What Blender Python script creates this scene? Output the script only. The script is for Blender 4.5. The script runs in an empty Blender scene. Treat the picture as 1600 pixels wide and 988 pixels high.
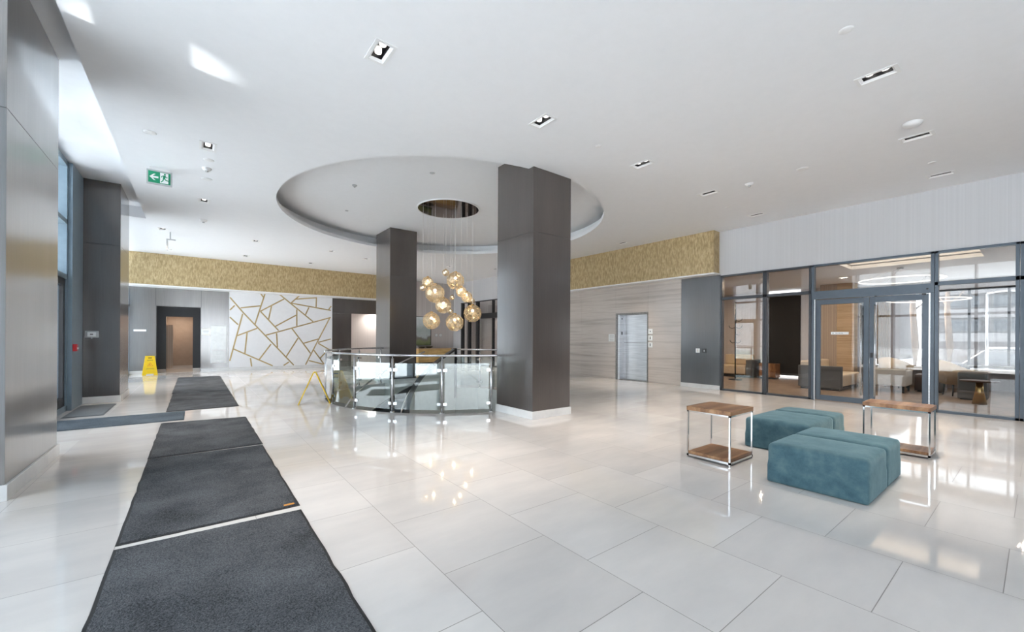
import bpy, bmesh, math, random
from math import sin, cos, pi, radians, hypot, atan2, sqrt
from mathutils import Vector, Matrix

random.seed(7)
SC = bpy.context.scene
COL = SC.collection

# ------------------------------------------------------------------ tagging
def tag(o, label=None, cat=None, group=None, kind=None):
    if label: o['label'] = label
    if cat: o['category'] = cat
    if group: o['group'] = group
    if kind: o['kind'] = kind
    return o

def empty(name, loc=(0, 0, 0), rz=0.0):
    o = bpy.data.objects.new(name, None)
    COL.objects.link(o)
    o.location = loc
    o.rotation_euler = (0, 0, rz)
    o.empty_display_size = 0.1
    return o

def kids(o):
    return [c for c in bpy.data.objects if c.parent == o]

def copy_tree(o, parent=None):
    c = o.copy()
    COL.objects.link(c)
    c.parent = parent
    for ch in kids(o):
        copy_tree(ch, c)
    return c

# ------------------------------------------------------------------ materials
MATS = {}

def _new(name):
    m = bpy.data.materials.new(name)
    m.use_nodes = True
    nt = m.node_tree
    nt.nodes.clear()
    out = nt.nodes.new('ShaderNodeOutputMaterial')
    MATS[name] = m
    return m, nt, out

def N(nt, t, **kw):
    n = nt.nodes.new('ShaderNode' + t)
    for k, v in kw.items():
        if k in n.inputs:
            n.inputs[k].default_value = v
        else:
            setattr(n, k, v)
    return n

def ramp(nt, fac, stops):
    r = nt.nodes.new('ShaderNodeValToRGB')
    el = r.color_ramp.elements
    while len(el) > 1:
        el.remove(el[-1])
    el[0].position = stops[0][0]
    el[0].color = (*stops[0][1], 1)
    for p, c in stops[1:]:
        e = el.new(p)
        e.color = (*c, 1)
    nt.links.new(fac, r.inputs[0])
    return r.outputs[0]

def coords(nt, scale=(1, 1, 1), space='world', rot=(0, 0, 0)):
    if space == 'world':
        g = nt.nodes.new('ShaderNodeNewGeometry').outputs['Position']
    else:
        g = nt.nodes.new('ShaderNodeTexCoord').outputs['Object']
    mp = nt.nodes.new('ShaderNodeMapping')
    mp.inputs['Scale'].default_value = scale
    mp.inputs['Rotation'].default_value = rot
    nt.links.new(g, mp.inputs['Vector'])
    return mp.outputs[0]

def noise(nt, vec, scale=5.0, detail=4.0, rough=0.55):
    n = N(nt, 'TexNoise')
    n.inputs['Scale'].default_value = scale
    n.inputs['Detail'].default_value = detail
    n.inputs['Roughness'].default_value = rough
    nt.links.new(vec, n.inputs['Vector'])
    return n.outputs['Fac']

def principled(nt, out, rough=0.5, metal=0.0, spec=0.5):
    b = N(nt, 'BsdfPrincipled')
    b.inputs['Roughness'].default_value = rough
    b.inputs['Metallic'].default_value = metal
    b.inputs['Specular IOR Level'].default_value = spec
    nt.links.new(b.outputs[0], out.inputs[0])
    return b

def bump(nt, b, height, strength=0.2, dist=0.01):
    bp = N(nt, 'Bump')
    bp.inputs['Strength'].default_value = strength
    bp.inputs['Distance'].default_value = dist
    nt.links.new(height, bp.inputs['Height'])
    nt.links.new(bp.outputs[0], b.inputs['Normal'])

def mat_noise(name, c0, c1, rough=0.5, metal=0.0, spec=0.5, scale=(1, 1, 1), ns=5.0,
              space='world', bstr=0.0, detail=4.0, bdist=0.01, lo=0.35, hi=0.65):
    m, nt, out = _new(name)
    b = principled(nt, out, rough, metal, spec)
    f = noise(nt, coords(nt, scale, space), ns, detail)
    nt.links.new(ramp(nt, f, [(lo, c0), (hi, c1)]), b.inputs['Base Color'])
    if bstr:
        bump(nt, b, f, bstr, bdist)
    return m

def shade(c, k):
    return tuple(x * k for x in c)

def mat_plain(name, c, rough=0.5, metal=0.0, spec=0.5, var=0.04):
    return mat_noise(name, shade(c, 1 - var), shade(c, 1 + var), rough, metal, spec, ns=9.0)

def mat_emit(name, c, strength):
    m, nt, out = _new(name)
    e = N(nt, 'Emission')
    e.inputs['Color'].default_value = (*c, 1)
    e.inputs['Strength'].default_value = strength
    nt.links.new(e.outputs[0], out.inputs[0])
    return m

def mat_glass(name, tint=(0.9, 0.95, 0.94), refl=1.0):
    """Clear thin pane: transparent body with a mirror-like reflection that grows at grazing angles."""
    m, nt, out = _new(name)
    t = N(nt, 'BsdfTransparent')
    t.inputs['Color'].default_value = (*tint, 1)
    g = N(nt, 'BsdfGlossy')
    g.inputs['Roughness'].default_value = 0.0
    g.inputs['Color'].default_value = (1, 1, 1, 1)
    lw = N(nt, 'LayerWeight')
    lw.inputs['Blend'].default_value = 0.5
    p = N(nt, 'Math', operation='POWER')
    p.inputs[1].default_value = 4.5
    nt.links.new(lw.outputs['Facing'], p.inputs[0])
    mu = N(nt, 'Math', operation='MULTIPLY_ADD')
    mu.inputs[1].default_value = 0.9 * refl
    mu.inputs[2].default_value = 0.045 * refl
    mu.use_clamp = True
    nt.links.new(p.outputs[0], mu.inputs[0])
    mx = N(nt, 'MixShader')
    nt.links.new(mu.outputs[0], mx.inputs[0])
    nt.links.new(t.outputs[0], mx.inputs[1])
    nt.links.new(g.outputs[0], mx.inputs[2])
    nt.links.new(mx.outputs[0], out.inputs[0])
    return m

def make_materials():
    mat_plain('white_paint', (0.82, 0.82, 0.82), 0.55, var=0.01)
    mat_plain('ceiling_paint', (0.82, 0.83, 0.85), 0.6, var=0.008)
    mat_plain('trim_white', (0.80, 0.80, 0.80), 0.3, var=0.015)
    mat_noise('stone_base', (0.66, 0.66, 0.66), (0.76, 0.76, 0.75), 0.2, ns=3.0)
    # dark timber veneer with fine upright grain
    for nm, a, b_, rg in (('dark_veneer', (0.033, 0.023, 0.019), (0.052, 0.039, 0.033), 0.30),
                          ('gloss_lightened_veneer', (0.125, 0.114, 0.107), (0.17, 0.156, 0.147), 0.28),  # same panel wood, base colour lightened to stand for its bright gloss
                          ('charcoal_veneer', (0.038, 0.041, 0.046), (0.055, 0.058, 0.065), 0.36)):
        m, nt, out = _new(nm)
        b = principled(nt, out, rg + 0.1, 0.0, 0.5)
        b.inputs['Coat Weight'].default_value = 1.0; b.inputs['Coat Roughness'].default_value = rg - 0.12; b.inputs['Coat IOR'].default_value = 2.4 if nm == 'gloss_lightened_veneer' else 1.8
        f = noise(nt, coords(nt, (110, 110, 1.6)), 1.0, 5.0, 0.7)
        f2 = noise(nt, coords(nt, (3, 3, 0.5)), 1.0, 2.0)
        mx = N(nt, 'Math', operation='MULTIPLY_ADD')
        mx.inputs[1].default_value = 0.45
        nt.links.new(f2, mx.inputs[0])
        mh = N(nt, 'Math', operation='MULTIPLY')
        mh.inputs[1].default_value = 0.6
        nt.links.new(f, mh.inputs[0])
        nt.links.new(mh.outputs[0], mx.inputs[2])
        nt.links.new(ramp(nt, mx.outputs[0], [(0.38, a), (0.66, b_)]), b.inputs['Base Color'])
        bump(nt, b, f, 0.10, 0.002)
    mat_plain('joint_dark', (0.03, 0.03, 0.03), 0.6)
    # polished floor tile, half-bond squares
    m, nt, out = _new('floor_tile')
    b = principled(nt, out, 0.045, 0.0, 0.85)
    g = nt.nodes.new('ShaderNodeNewGeometry').outputs['Position']
    sp = N(nt, 'SeparateXYZ')
    nt.links.new(g, sp.inputs[0])
    TS = 0.7695
    ax = N(nt, 'Math', operation='ADD'); ax.inputs[1].default_value = -0.115 + TS * 20
    nt.links.new(sp.outputs['Y'], ax.inputs[0])
    ay = N(nt, 'Math', operation='ADD'); ay.inputs[1].default_value = -1.139 + TS * 20
    nt.links.new(sp.outputs['X'], ay.inputs[0])
    cb = N(nt, 'CombineXYZ')
    nt.links.new(ax.outputs[0], cb.inputs[0]); nt.links.new(ay.outputs[0], cb.inputs[1])
    br = N(nt, 'TexBrick')
    br.offset = 0.5; br.offset_frequency = 2; br.squash = 1.0
    br.inputs['Scale'].default_value = 1.0
    br.inputs['Brick Width'].default_value = TS
    br.inputs['Row Height'].default_value = TS
    br.inputs['Mortar Size'].default_value = 0.0022
    br.inputs['Mortar Smooth'].default_value = 0.15
    br.inputs['Color1'].default_value = (0.645, 0.615, 0.590, 1)
    br.inputs['Color2'].default_value = (0.72, 0.695, 0.670, 1)
    br.inputs['Mortar'].default_value = (0.21, 0.19, 0.175, 1)
    nt.links.new(cb.outputs[0], br.inputs['Vector'])
    f = noise(nt, coords(nt, (0.9, 2.6, 1)), 1.3, 5.0, 0.6)
    veil = ramp(nt, f, [(0.3, (0.90, 0.90, 0.905)), (0.7, (1.03, 1.02, 1.01))])
    mul = N(nt, 'MixRGB', blend_type='MULTIPLY'); mul.inputs[0].default_value = 1.0
    nt.links.new(br.outputs['Color'], mul.inputs[1]); nt.links.new(veil, mul.inputs[2])
    nt.links.new(mul.outputs[0], b.inputs['Base Color'])
    rr = N(nt, 'Math', operation='MULTIPLY_ADD'); rr.inputs[1].default_value = 0.4; rr.inputs[2].default_value = 0.045
    nt.links.new(br.outputs['Fac'], rr.inputs[0])
    nt.links.new(rr.outputs[0], b.inputs['Roughness'])
    # vein-cut pale stone cladding: long level streaks
    m, nt, out = _new('vein_stone')
    b = principled(nt, out, 0.22, 0.0, 0.5)
    f = noise(nt, coords(nt, (0.35, 0.35, 9.0)), 1.0, 6.0, 0.65)
    nt.links.new(ramp(nt, f, [(0.3, (0.37, 0.32, 0.285)), (0.47, (0.50, 0.445, 0.40)), (0.56, (0.56, 0.505, 0.46)), (0.7, (0.45, 0.395, 0.355))]), b.inputs['Base Color'])
    # gold flecked wallcovering
    m, nt, out = _new('gold_cover')
    b = principled(nt, out, 0.42, 0.15, 0.5)
    mp = coords(nt, (27, 27, 7.5), rot=(radians(14), radians(14), 0))
    f = noise(nt, mp, 1.0, 3.0, 0.6)
    nt.links.new(ramp(nt, f, [(0.36, (0.34, 0.245, 0.115)), (0.5, (0.45, 0.335, 0.17)), (0.64, (0.56, 0.44, 0.25))]), b.inputs['Base Color'])
    bump(nt, b, f, 0.5, 0.02)
    # soft vertical-stria vinyl
    for nm, a, b_ in (('stria_grey', (0.56, 0.56, 0.575), (0.59, 0.59, 0.605)), ('stria_blush', (0.50, 0.46, 0.445), (0.58, 0.54, 0.525)),
                      ('stria_tan', (0.36, 0.28, 0.22), (0.46, 0.37, 0.30))):
        m, nt, out = _new(nm)
        b = principled(nt, out, 0.5, 0.0, 0.4)
        f = noise(nt, coords(nt, (45, 45, 0.15)), 1.0, 3.0)
        nt.links.new(ramp(nt, f, [(0.35, a), (0.65, b_)]), b.inputs['Base Color'])
    mat_plain('mural_white', (0.78, 0.785, 0.80), 0.12, var=0.01)
    mat_plain('mural_gold', (0.46, 0.34, 0.16), 0.35, 0.3)
    # floor mats
    for nm, a, b_ in (('mat_charcoal', (0.028, 0.030, 0.034), (0.155, 0.163, 0.175)), ('mat_slate', (0.055, 0.072, 0.088), (0.15, 0.175, 0.20)),
                      ('mat_grey', (0.13, 0.14, 0.15), (0.2, 0.21, 0.22))):
        m, nt, out = _new(nm)
        b = principled(nt, out, 0.95, 0.0, 0.15)
        f = noise(nt, coords(nt, (1, 1, 1)), 120.0, 2.0, 0.8)
        f2 = noise(nt, coords(nt, (1, 1, 1)), 2.2, 3.0)
        ad = N(nt, 'Math', operation='MULTIPLY_ADD'); ad.inputs[1].default_value = 0.35
        nt.links.new(f2, ad.inputs[0])
        s_ = N(nt, 'Math', operation='MULTIPLY'); s_.inputs[1].default_value = 0.65
        nt.links.new(f, s_.inputs[0]); nt.links.new(s_.outputs[0], ad.inputs[2])
        nt.links.new(ramp(nt, ad.outputs[0], [(0.36, a), (0.64, b_)]), b.inputs['Base Color'])
        bump(nt, b, f, 0.8, 0.012)
    mat_plain('rubber_black', (0.022, 0.022, 0.024), 0.7)
    mat_plain('tag_orange', (0.62, 0.26, 0.04), 0.5)
    # metals
    mat_noise('steel', (0.52, 0.52, 0.53), (0.66, 0.66, 0.66), 0.25, 1.0, ns=20)
    mat_noise('brushed_steel', (0.50, 0.50, 0.51), (0.66, 0.66, 0.67), 0.30, 1.0, scale=(2, 2, 60), ns=1.0)
    mat_noise('dark_steel', (0.20, 0.185, 0.17), (0.28, 0.265, 0.25), 0.32, 1.0, ns=20)
    mat_noise('chrome', (0.72, 0.72, 0.73), (0.78, 0.78, 0.78), 0.12, 1.0, ns=20)
    mat_plain('aluminium_blue', (0.085, 0.108, 0.135), 0.38, 0.25)
    mat_plain('aluminium_dark', (0.050, 0.056, 0.066), 0.38, 0.2)
    mat_plain('window_blue', (0.21, 0.28, 0.335), 0.35, 0.1)
    mat_plain('black_metal', (0.012, 0.012, 0.014), 0.4)
    mat_plain('black_matte', (0.010, 0.010, 0.011), 0.7)
    mat_plain('dark_stringer', (0.030, 0.028, 0.028), 0.3)
    mat_noise('bronze_mirror', (0.36, 0.29, 0.25), (0.40, 0.33, 0.29), 0.03, 1.0, ns=2)
    mat_noise('brass', (0.55, 0.37, 0.15), (0.66, 0.46, 0.2), 0.25, 1.0, ns=8)
    mat_noise('pale_brass', (0.66, 0.52, 0.33), (0.74, 0.60, 0.40), 0.3, 1.0, ns=8)
    mat_plain('exit_green', (0.0, 0.27, 0.13), 0.35)
    mat_plain('sign_white', (0.85, 0.87, 0.87), 0.35)
    mat_plain('sign_grey', (0.45, 0.46, 0.47), 0.35)
    mat_plain('ink_grey', (0.2, 0.2, 0.21), 0.5)
    mat_plain('sign_yellow', (0.83, 0.55, 0.01), 0.35)
    mat_plain('sign_olive', (0.50, 0.33, 0.02), 0.45)
    mat_plain('sign_red', (0.55, 0.10, 0.02), 0.5)
    mat_plain('alarm_red', (0.55, 0.006, 0.012), 0.3)
    mat_plain('plastic_white', (0.78, 0.78, 0.78), 0.35)
    mat_plain('plastic_ivory', (0.70, 0.66, 0.60), 0.4)
    # teal velvet
    m, nt, out = _new('teal_velvet')
    b = principled(nt, out, 0.85, 0.0, 0.2)
    b.inputs['Sheen Weight'].default_value = 0.35
    b.inputs['Sheen Roughness'].default_value = 0.45
    b.inputs['Sheen Tint'].default_value = (0.6, 0.85, 0.9, 1)
    f = noise(nt, coords(nt, (1, 1, 1)), 6.0, 6.0, 0.7)
    fs = noise(nt, coords(nt, (1, 1, 0.6)), 120.0, 2.0)
    nt.links.new(ramp(nt, f, [(0.3, (0.036, 0.082, 0.104)), (0.5, (0.064, 0.126, 0.150)), (0.7, (0.108, 0.175, 0.192))]), b.inputs['Base Color'])
    bump(nt, b, fs, 0.25, 0.004)
    # walnut boards (grain along local x / y)
    for nm, sc in (('walnut', (1.2, 16, 8)), ):
        m, nt, out = _new(nm)
        b = principled(nt, out, 0.35, 0.0, 0.5)
        f = noise(nt, coords(nt, sc, 'object'), 1.5, 6.0, 0.65)
        f2 = noise(nt, coords(nt, (0.05, 9, 0.05), 'object'), 1.0, 0.0)
        ad = N(nt, 'Math', operation='MULTIPLY_ADD'); ad.inputs[1].default_value = 0.5
        nt.links.new(f2, ad.inputs[0])
        s_ = N(nt, 'Math', operation='MULTIPLY'); s_.inputs[1].default_value = 0.5
        nt.links.new(f, s_.inputs[0]); nt.links.new(s_.outputs[0], ad.inputs[2])
        nt.links.new(ramp(nt, ad.outputs[0], [(0.36, (0.125, 0.052, 0.022)), (0.5, (0.27, 0.135, 0.062)), (0.64, (0.42, 0.24, 0.125))]), b.inputs['Base Color'])
    mat_noise('oak_pale', (0.40, 0.27, 0.15), (0.56, 0.40, 0.25), 0.4, scale=(1, 1, 14), ns=1.2)
    mat_noise('oak_gold', (0.42, 0.28, 0.10), (0.58, 0.41, 0.18), 0.4, scale=(2, 2, 14), ns=1.2)
    mat_noise('lounge_carpet', (0.20, 0.14, 0.10), (0.28, 0.20, 0.145), 0.5, ns=4)
    mat_plain('beige_fabric', (0.62, 0.50, 0.36), 0.8)
    mat_plain('pale_fabric', (0.60, 0.60, 0.58), 0.8)
    mat_plain('grey_fabric', (0.12, 0.125, 0.13), 0.85)
    mat_plain('brown_leather', (0.075, 0.035, 0.022), 0.45)
    mat_plain('curtain_cloth', (0.55, 0.46, 0.38), 0.9)
    mat_plain('taupe_wall', (0.30, 0.23, 0.185), 0.6)
    mat_plain('stair_carpet', (0.020, 0.028, 0.036), 0.9)
    mat_plain('lower_wall', (0.55, 0.56, 0.54), 0.5)
    mat_plain('bowl_brown', (0.06, 0.045, 0.025), 0.3)
    # landscape-like abstract canvas
    m, nt, out = _new('canvas')
    b = principled(nt, out, 0.6)
    g = nt.nodes.new('ShaderNodeNewGeometry').outputs['Position']
    sp = N(nt, 'SeparateXYZ'); nt.links.new(g, sp.inputs[0])
    f = noise(nt, coords(nt, (1.2, 1, 1.2)), 1.6, 5.0)
    zz = N(nt, 'Math', operation='MULTIPLY_ADD'); zz.inputs[1].default_value = 1.1
    nt.links.new(f, zz.inputs[0]); nt.links.new(sp.outputs['Z'], zz.inputs[2])
    mr = N(nt, 'MapRange'); mr.inputs['From Min'].default_value = 1.3; mr.inputs['From Max'].default_value = 2.9
    nt.links.new(zz.outputs[0], mr.inputs['Value'])
    nt.links.new(ramp(nt, mr.outputs[0], [(0.0, (0.10, 0.12, 0.05)), (0.22, (0.22, 0.25, 0.12)), (0.38, (0.20, 0.18, 0.16)), (0.45, (0.45, 0.5, 0.5)), (0.62, (0.36, 0.42, 0.42)), (1.0, (0.72, 0.78, 0.8))]), b.inputs['Base Color'])
    # glass
    mat_glass('storefront_glass', (0.88, 0.87, 0.86), 0.9)
    mat_glass('rail_glass', (0.92, 0.965, 0.955), 1.7)
    mat_glass('dimming_glass', (0.68, 0.69, 0.695), 0.8)  # tint added to hold back lounge daylight and dim the street view
    mat_glass('window_glass', (0.95, 0.97, 0.98), 1.0)
    # etched champagne shade: see-through fine lattice with a gold sheen
    m, nt, out = _new('etched_gold')
    t = N(nt, 'BsdfTransparent'); t.inputs['Color'].default_value = (0.98, 0.93, 0.85, 1)
    g = N(nt, 'BsdfGlossy'); g.inputs['Roughness'].default_value = 0.16; g.inputs['Color'].default_value = (0.88, 0.76, 0.58, 1)
    tl = N(nt, 'BsdfTranslucent'); tl.inputs['Color'].default_value = (0.88, 0.76, 0.58, 1)
    m1 = N(nt, 'MixShader'); m1.inputs[0].default_value = 0.35
    nt.links.new(g.outputs[0], m1.inputs[1]); nt.links.new(tl.outputs[0], m1.inputs[2])
    mx = N(nt, 'MixShader'); mx.inputs[0].default_value = 0.36
    nt.links.new(t.outputs[0], mx.inputs[1]); nt.links.new(m1.outputs[0], mx.inputs[2])
    nt.links.new(mx.outputs[0], out.inputs[0])
    mat_plain('cord_clear', (0.8, 0.79, 0.77), 0.4)
    # emitters (lamps, lit sign face, cove strip)
    mat_emit('lamp_white', (1.0, 0.96, 0.90), 1.5)
    mat_emit('lamp_warm', (1.0, 0.88, 0.70), 2.2)
    mat_emit('ring_white', (1.0, 0.93, 0.84), 0.9)
    mat_emit('cove_warm', (1.0, 0.83, 0.62), 1.1)
    # outside
    mat_noise('snow', (0.72, 0.76, 0.80), (0.86, 0.88, 0.90), 0.8, ns=0.4)
    mat_noise('facade', (0.085, 0.066, 0.062), (0.11, 0.09, 0.084), 0.8, ns=0.8)
    mat_noise('facade_band', (0.17, 0.16, 0.16), (0.20, 0.19, 0.19), 0.7, ns=0.8)
    mat_plain('far_glass', (0.06, 0.07, 0.085), 0.15)
    mat_plain('car_paint', (0.09, 0.085, 0.09), 0.25, 0.3)
    mat_noise('bark', (0.16, 0.11, 0.08), (0.25, 0.18, 0.13), 0.9, ns=6)

make_materials()
M = MATS

# ------------------------------------------------------------------ mesh builder
class MB:
    def __init__(self):
        self.bm = bmesh.new()

    def box(self, lo, hi):
        x0, y0, z0 = lo; x1, y1, z1 = hi
        v = [self.bm.verts.new(p) for p in ((x0, y0, z0), (x1, y0, z0), (x1, y1, z0), (x0, y1, z0), (x0, y0, z1), (x1, y0, z1), (x1, y1, z1), (x0, y1, z1))]
        for f in ((0, 3, 2, 1), (4, 5, 6, 7), (0, 1, 5, 4), (1, 2, 6, 5), (2, 3, 7, 6), (3, 0, 4, 7)):
            self.bm.faces.new([v[i] for i in f])
        return self

    def bar(self, p, q, w, h, up=(0, 0, 1)):
        """box-section bar from p to q, w wide (sideways) and h deep (along up)."""
        p = Vector(p); q = Vector(q); d = (q - p).normalized(); up = Vector(up)
        s = d.cross(up)
        if s.length < 1e-5:
            s = d.cross(Vector((1, 0, 0)))
        s.normalize(); u = s.cross(d).normalized()
        c = []
        for b in (p, q):
            c += [self.bm.verts.new(b + s * a * w / 2 + u * e * h / 2) for a, e in ((-1, -1), (1, -1), (1, 1), (-1, 1))]
        for f in ((0, 1, 2, 3), (7, 6, 5, 4), (0, 4, 5, 1), (1, 5, 6, 2), (2, 6, 7, 3), (3, 7, 4, 0)):
            self.bm.faces.new([c[i] for i in f])
        return self

    def tube(self, pts, r, n=10, closed=False, caps=True):
        pts = [Vector(p) for p in pts]
        rings = []
        k = len(pts)
        for i, p in enumerate(pts):
            a = pts[(i - 1) % k] if (closed or i > 0) else p
            b = pts[(i + 1) % k] if (closed or i < k - 1) else p
            d = (b - a).normalized()
            s = d.cross(Vector((0, 0, 1)))
            if s.length < 1e-4:
                s = d.cross(Vector((1, 0, 0)))
            s.normalize(); u = s.cross(d).normalized()
            rr = r[i] if isinstance(r, (list, tuple)) else r
            rings.append([self.bm.verts.new(p + (s * cos(2 * pi * j / n) + u * sin(2 * pi * j / n)) * rr) for j in range(n)])
        for i in range(k if closed else k - 1):
            A = rings[i]; B = rings[(i + 1) % k]
            for j in range(n):
                f = self.bm.faces.new((A[j], A[(j + 1) % n], B[(j + 1) % n], B[j])); f.smooth = True
        if caps and not closed:
            self.bm.faces.new(rings[0][::-1]); self.bm.faces.new(rings[-1])
        return self

    def lathe(self, prof, c=(0, 0, 0), n=32, smooth=True):
        rings = []
        for r, z in prof:
            if r < 1e-5:
                rings.append([self.bm.verts.new((c[0], c[1], c[2] + z))])
            else:
                rings.append([self.bm.verts.new((c[0] + r * cos(2 * pi * j / n), c[1] + r * sin(2 * pi * j / n), c[2] + z)) for j in range(n)])
        for A, B in zip(rings, rings[1:]):
            for j in range(n):
                a, b = A[j % len(A)], A[(j + 1) % n % len(A)]
                d, e = B[j % len(B)], B[(j + 1) % n % len(B)]
                vs = []
                for v in (a, b, e, d):
                    if v not in vs:
                        vs.append(v)
                if len(vs) > 2:
                    f = self.bm.faces.new(vs); f.smooth = smooth
        return self

    def prism(self, poly, z0, z1):
        """upright prism over a plan polygon (x, y)."""
        a = [self.bm.verts.new((x, y, z0)) for x, y in poly]
        b = [self.bm.verts.new((x, y, z1)) for x, y in poly]
        self.bm.faces.new(a[::-1]); self.bm.faces.new(b)
        n = len(poly)
        for i in range(n):
            self.bm.faces.new((a[i], a[(i + 1) % n], b[(i + 1) % n], b[i]))
        return self

    def plate(self, poly3, nrm, th):
        """polygon given in 3-D, thickened by th along nrm."""
        nrm = Vector(nrm).normalized() * th
        a = [self.bm.verts.new(Vector(p)) for p in poly3]
        b = [self.bm.verts.new(Vector(p) + nrm) for p in poly3]
        self.bm.faces.new(a[::-1]); self.bm.faces.new(b)
        n = len(a)
        for i in range(n):
            self.bm.faces.new((a[i], a[(i + 1) % n], b[(i + 1) % n], b[i]))
        return self

    def build(self, name, mat, parent=None, bevel=0.0, seg=2, fix=True):
        if fix:
            bmesh.ops.recalc_face_normals(self.bm, faces=self.bm.faces[:])
        me = bpy.data.meshes.new(name)
        self.bm.to_mesh(me); self.bm.free()
        o = bpy.data.objects.new(name, me)
        COL.objects.link(o)
        for mm in (mat if isinstance(mat, (list, tuple)) else [mat]):
            me.materials.append(MATS[mm])
        if parent is not None:
            o.parent = parent
        if bevel:
            md = o.modifiers.new('Bevel', 'BEVEL')
            md.width = bevel; md.segments = seg; md.limit_method = 'ANGLE'
        return o

def boxes(name, mat, lst, parent=None, bevel=0.0):
    m = MB()
    for lo, hi in lst:
        m.box(lo, hi)
    return m.build(name, mat, parent, bevel)

def slab_with_holes(name, mat, outer, holes, z, th, up=True):
    """flat slab (thickness th away from the seen side) with polygonal holes."""
    bm = bmesh.new()
    edges = []
    for poly in [outer] + holes:
        vs = [bm.verts.new((x, y, z)) for x, y in poly]
        for i in range(len(vs)):
            edges.append(bm.edges.new((vs[i], vs[(i + 1) % len(vs)])))
    bmesh.ops.triangle_fill(bm, edges=edges, use_beauty=True, use_dissolve=False, normal=(0, 0, 1 if up else -1))
    bmesh.ops.recalc_face_normals(bm, faces=bm.faces[:])
    if bm.faces and (sum(f.normal.z for f in bm.faces) > 0) != up:
        bmesh.ops.reverse_faces(bm, faces=bm.faces[:])
    r = bmesh.ops.extrude_face_region(bm, geom=bm.faces[:])
    vs = [g for g in r['geom'] if isinstance(g, bmesh.types.BMVert)]
    bmesh.ops.translate(bm, verts=vs, vec=(0, 0, -th if up else th))
    bmesh.ops.recalc_face_normals(bm, faces=bm.faces[:])
    me = bpy.data.meshes.new(name)
    bm.to_mesh(me); bm.free()
    o = bpy.data.objects.new(name, me)
    COL.objects.link(o)
    me.materials.append(MATS[mat])
    return o

def text_mesh(name, body, size, mat, parent, loc, rot, align='CENTER', depth=0.0008):
    cu = bpy.data.curves.new(name, 'FONT')
    cu.body = body; cu.size = size; cu.extrude = depth
    cu.align_x = align; cu.align_y = 'CENTER'
    o = bpy.data.objects.new(name, cu)
    COL.objects.link(o)
    o.parent = parent; o.location = loc; o.rotation_euler = rot
    me = bpy.data.meshes.new_from_object(o.evaluated_get(bpy.context.evaluated_depsgraph_get()))
    bpy.data.objects.remove(o)
    o = bpy.data.objects.new(name, me)
    COL.objects.link(o)
    o.parent = parent; o.location = loc; o.rotation_euler = rot
    me.materials.clear(); me.materials.append(MATS[mat])
    return o

# ------------------------------------------------------------------ camera
YAW, ROLL, FPX, U0, V0, CH = 0.6469, 0.0058, 635.4, 784.3, 527.56, 1.35
F_ = Vector((sin(YAW), cos(YAW), 0)); R_ = Vector((cos(YAW), -sin(YAW), 0)); Z_ = Vector((0, 0, 1))
R2 = R_ * cos(ROLL) + Z_ * sin(ROLL); U2 = Z_ * cos(ROLL) - R_ * sin(ROLL)
cam = bpy.data.cameras.new('camera')
cam.sensor_width = 36.0; cam.sensor_fit = 'HORIZONTAL'
cam.lens = FPX * 36.0 / 1600.0
cam.shift_x = (800 - U0) / 1600.0
cam.shift_y = (V0 - 494) / 1600.0
cam.clip_start = 0.05; cam.clip_end = 400
cam_o = bpy.data.objects.new('camera', cam)
COL.objects.link(cam_o)
cam_o.matrix_world = Matrix(((R2.x, U2.x, -F_.x, 0), (R2.y, U2.y, -F_.y, 0), (R2.z, U2.z, -F_.z, CH), (0, 0, 0, 1)))
SC.camera = cam_o

# ================================================================== THE ROOM
XL, XR, YB, YF, ZC = -1.95, 11.05, 18.95, -6.0, 4.17     # left glazing, right wall, back wall, front, ceiling
ZS = 4.43                                                # raised strip along the windows
CX, CY = 5.0, 8.84                                       # centre of the round recess
FX0, FY0 = 4.99, 8.72                                    # centre of the stair opening
RO = 2.80                                                # stair opening radius

# ---- stair opening outline
def arc(cx, cy, r, a0, a1, n):
    return [(cx + r * cos(radians(a0 + (a1 - a0) * i / n)), cy + r * sin(radians(a0 + (a1 - a0) * i / n))) for i in range(n + 1)]

hole_left = arc(FX0, FY0, RO, 258.5, 102.0, 40)          # from the front column round the left to the rear column
well_edge = [(4.44, 11.12), (5.32, 11.08), (5.47, 9.62), (5.72, 9.33), (6.02, 9.02), (6.2, 8.62), (6.27, 8.1), (6.22, 7.5), (6.02, 6.9), (5.72, 6.4), (5.3, 6.1)]
hole = hole_left + well_edge

floor = slab_with_holes('floor', 'floor_tile', [(XL, YF), (XR + 0.05, YF), (XR + 0.05, YB), (8.7, YB), (8.7, YB), (XL, YB)][:4] + [(XL, YB)], [hole], 0.0, 0.30, True)
tag(floor, 'polished cream square floor tiles laid in staggered rows', 'floor', kind='structure')

# ---- ceiling with the round recess and the light openings
FIX = [  # x, y of each recessed fixture on the ceiling
    (1.457, 3.955), (3.605, 3.92), (5.775, 3.90), (7.93, 3.885), (10.174, 3.898),
    (5.80, 1.06), (7.99, 1.045), (10.133, 1.035),
    (0.144, 7.48), (0.143, 10.54), (-0.69, 14.02), (1.438, 14.06), (1.42, 16.9), (3.60, 14.16), (4.95, 14.77), (3.56, 17.0),
    (10.11, 7.47), (9.9, 13.6), (8.1, 14.2), (10.0, 16.6)]
FW, FL = 0.152, 0.285
RC = 3.73
ceil_holes = [arc(CX, CY, RC, 0, 360 - 360 / 96, 95)] + [[(x - FW / 2, y - FL / 2), (x + FW / 2, y - FL / 2), (x + FW / 2, y + FL / 2), (x - FW / 2, y + FL / 2)] for x, y in FIX]
ceiling = slab_with_holes('ceiling', 'ceiling_paint', [(-0.95, YF), (XR, YF), (XR, YB), (XL, YB), (XL, 13.0), (-0.95, 13.0)], ceil_holes, ZC, 0.09, False)
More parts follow.
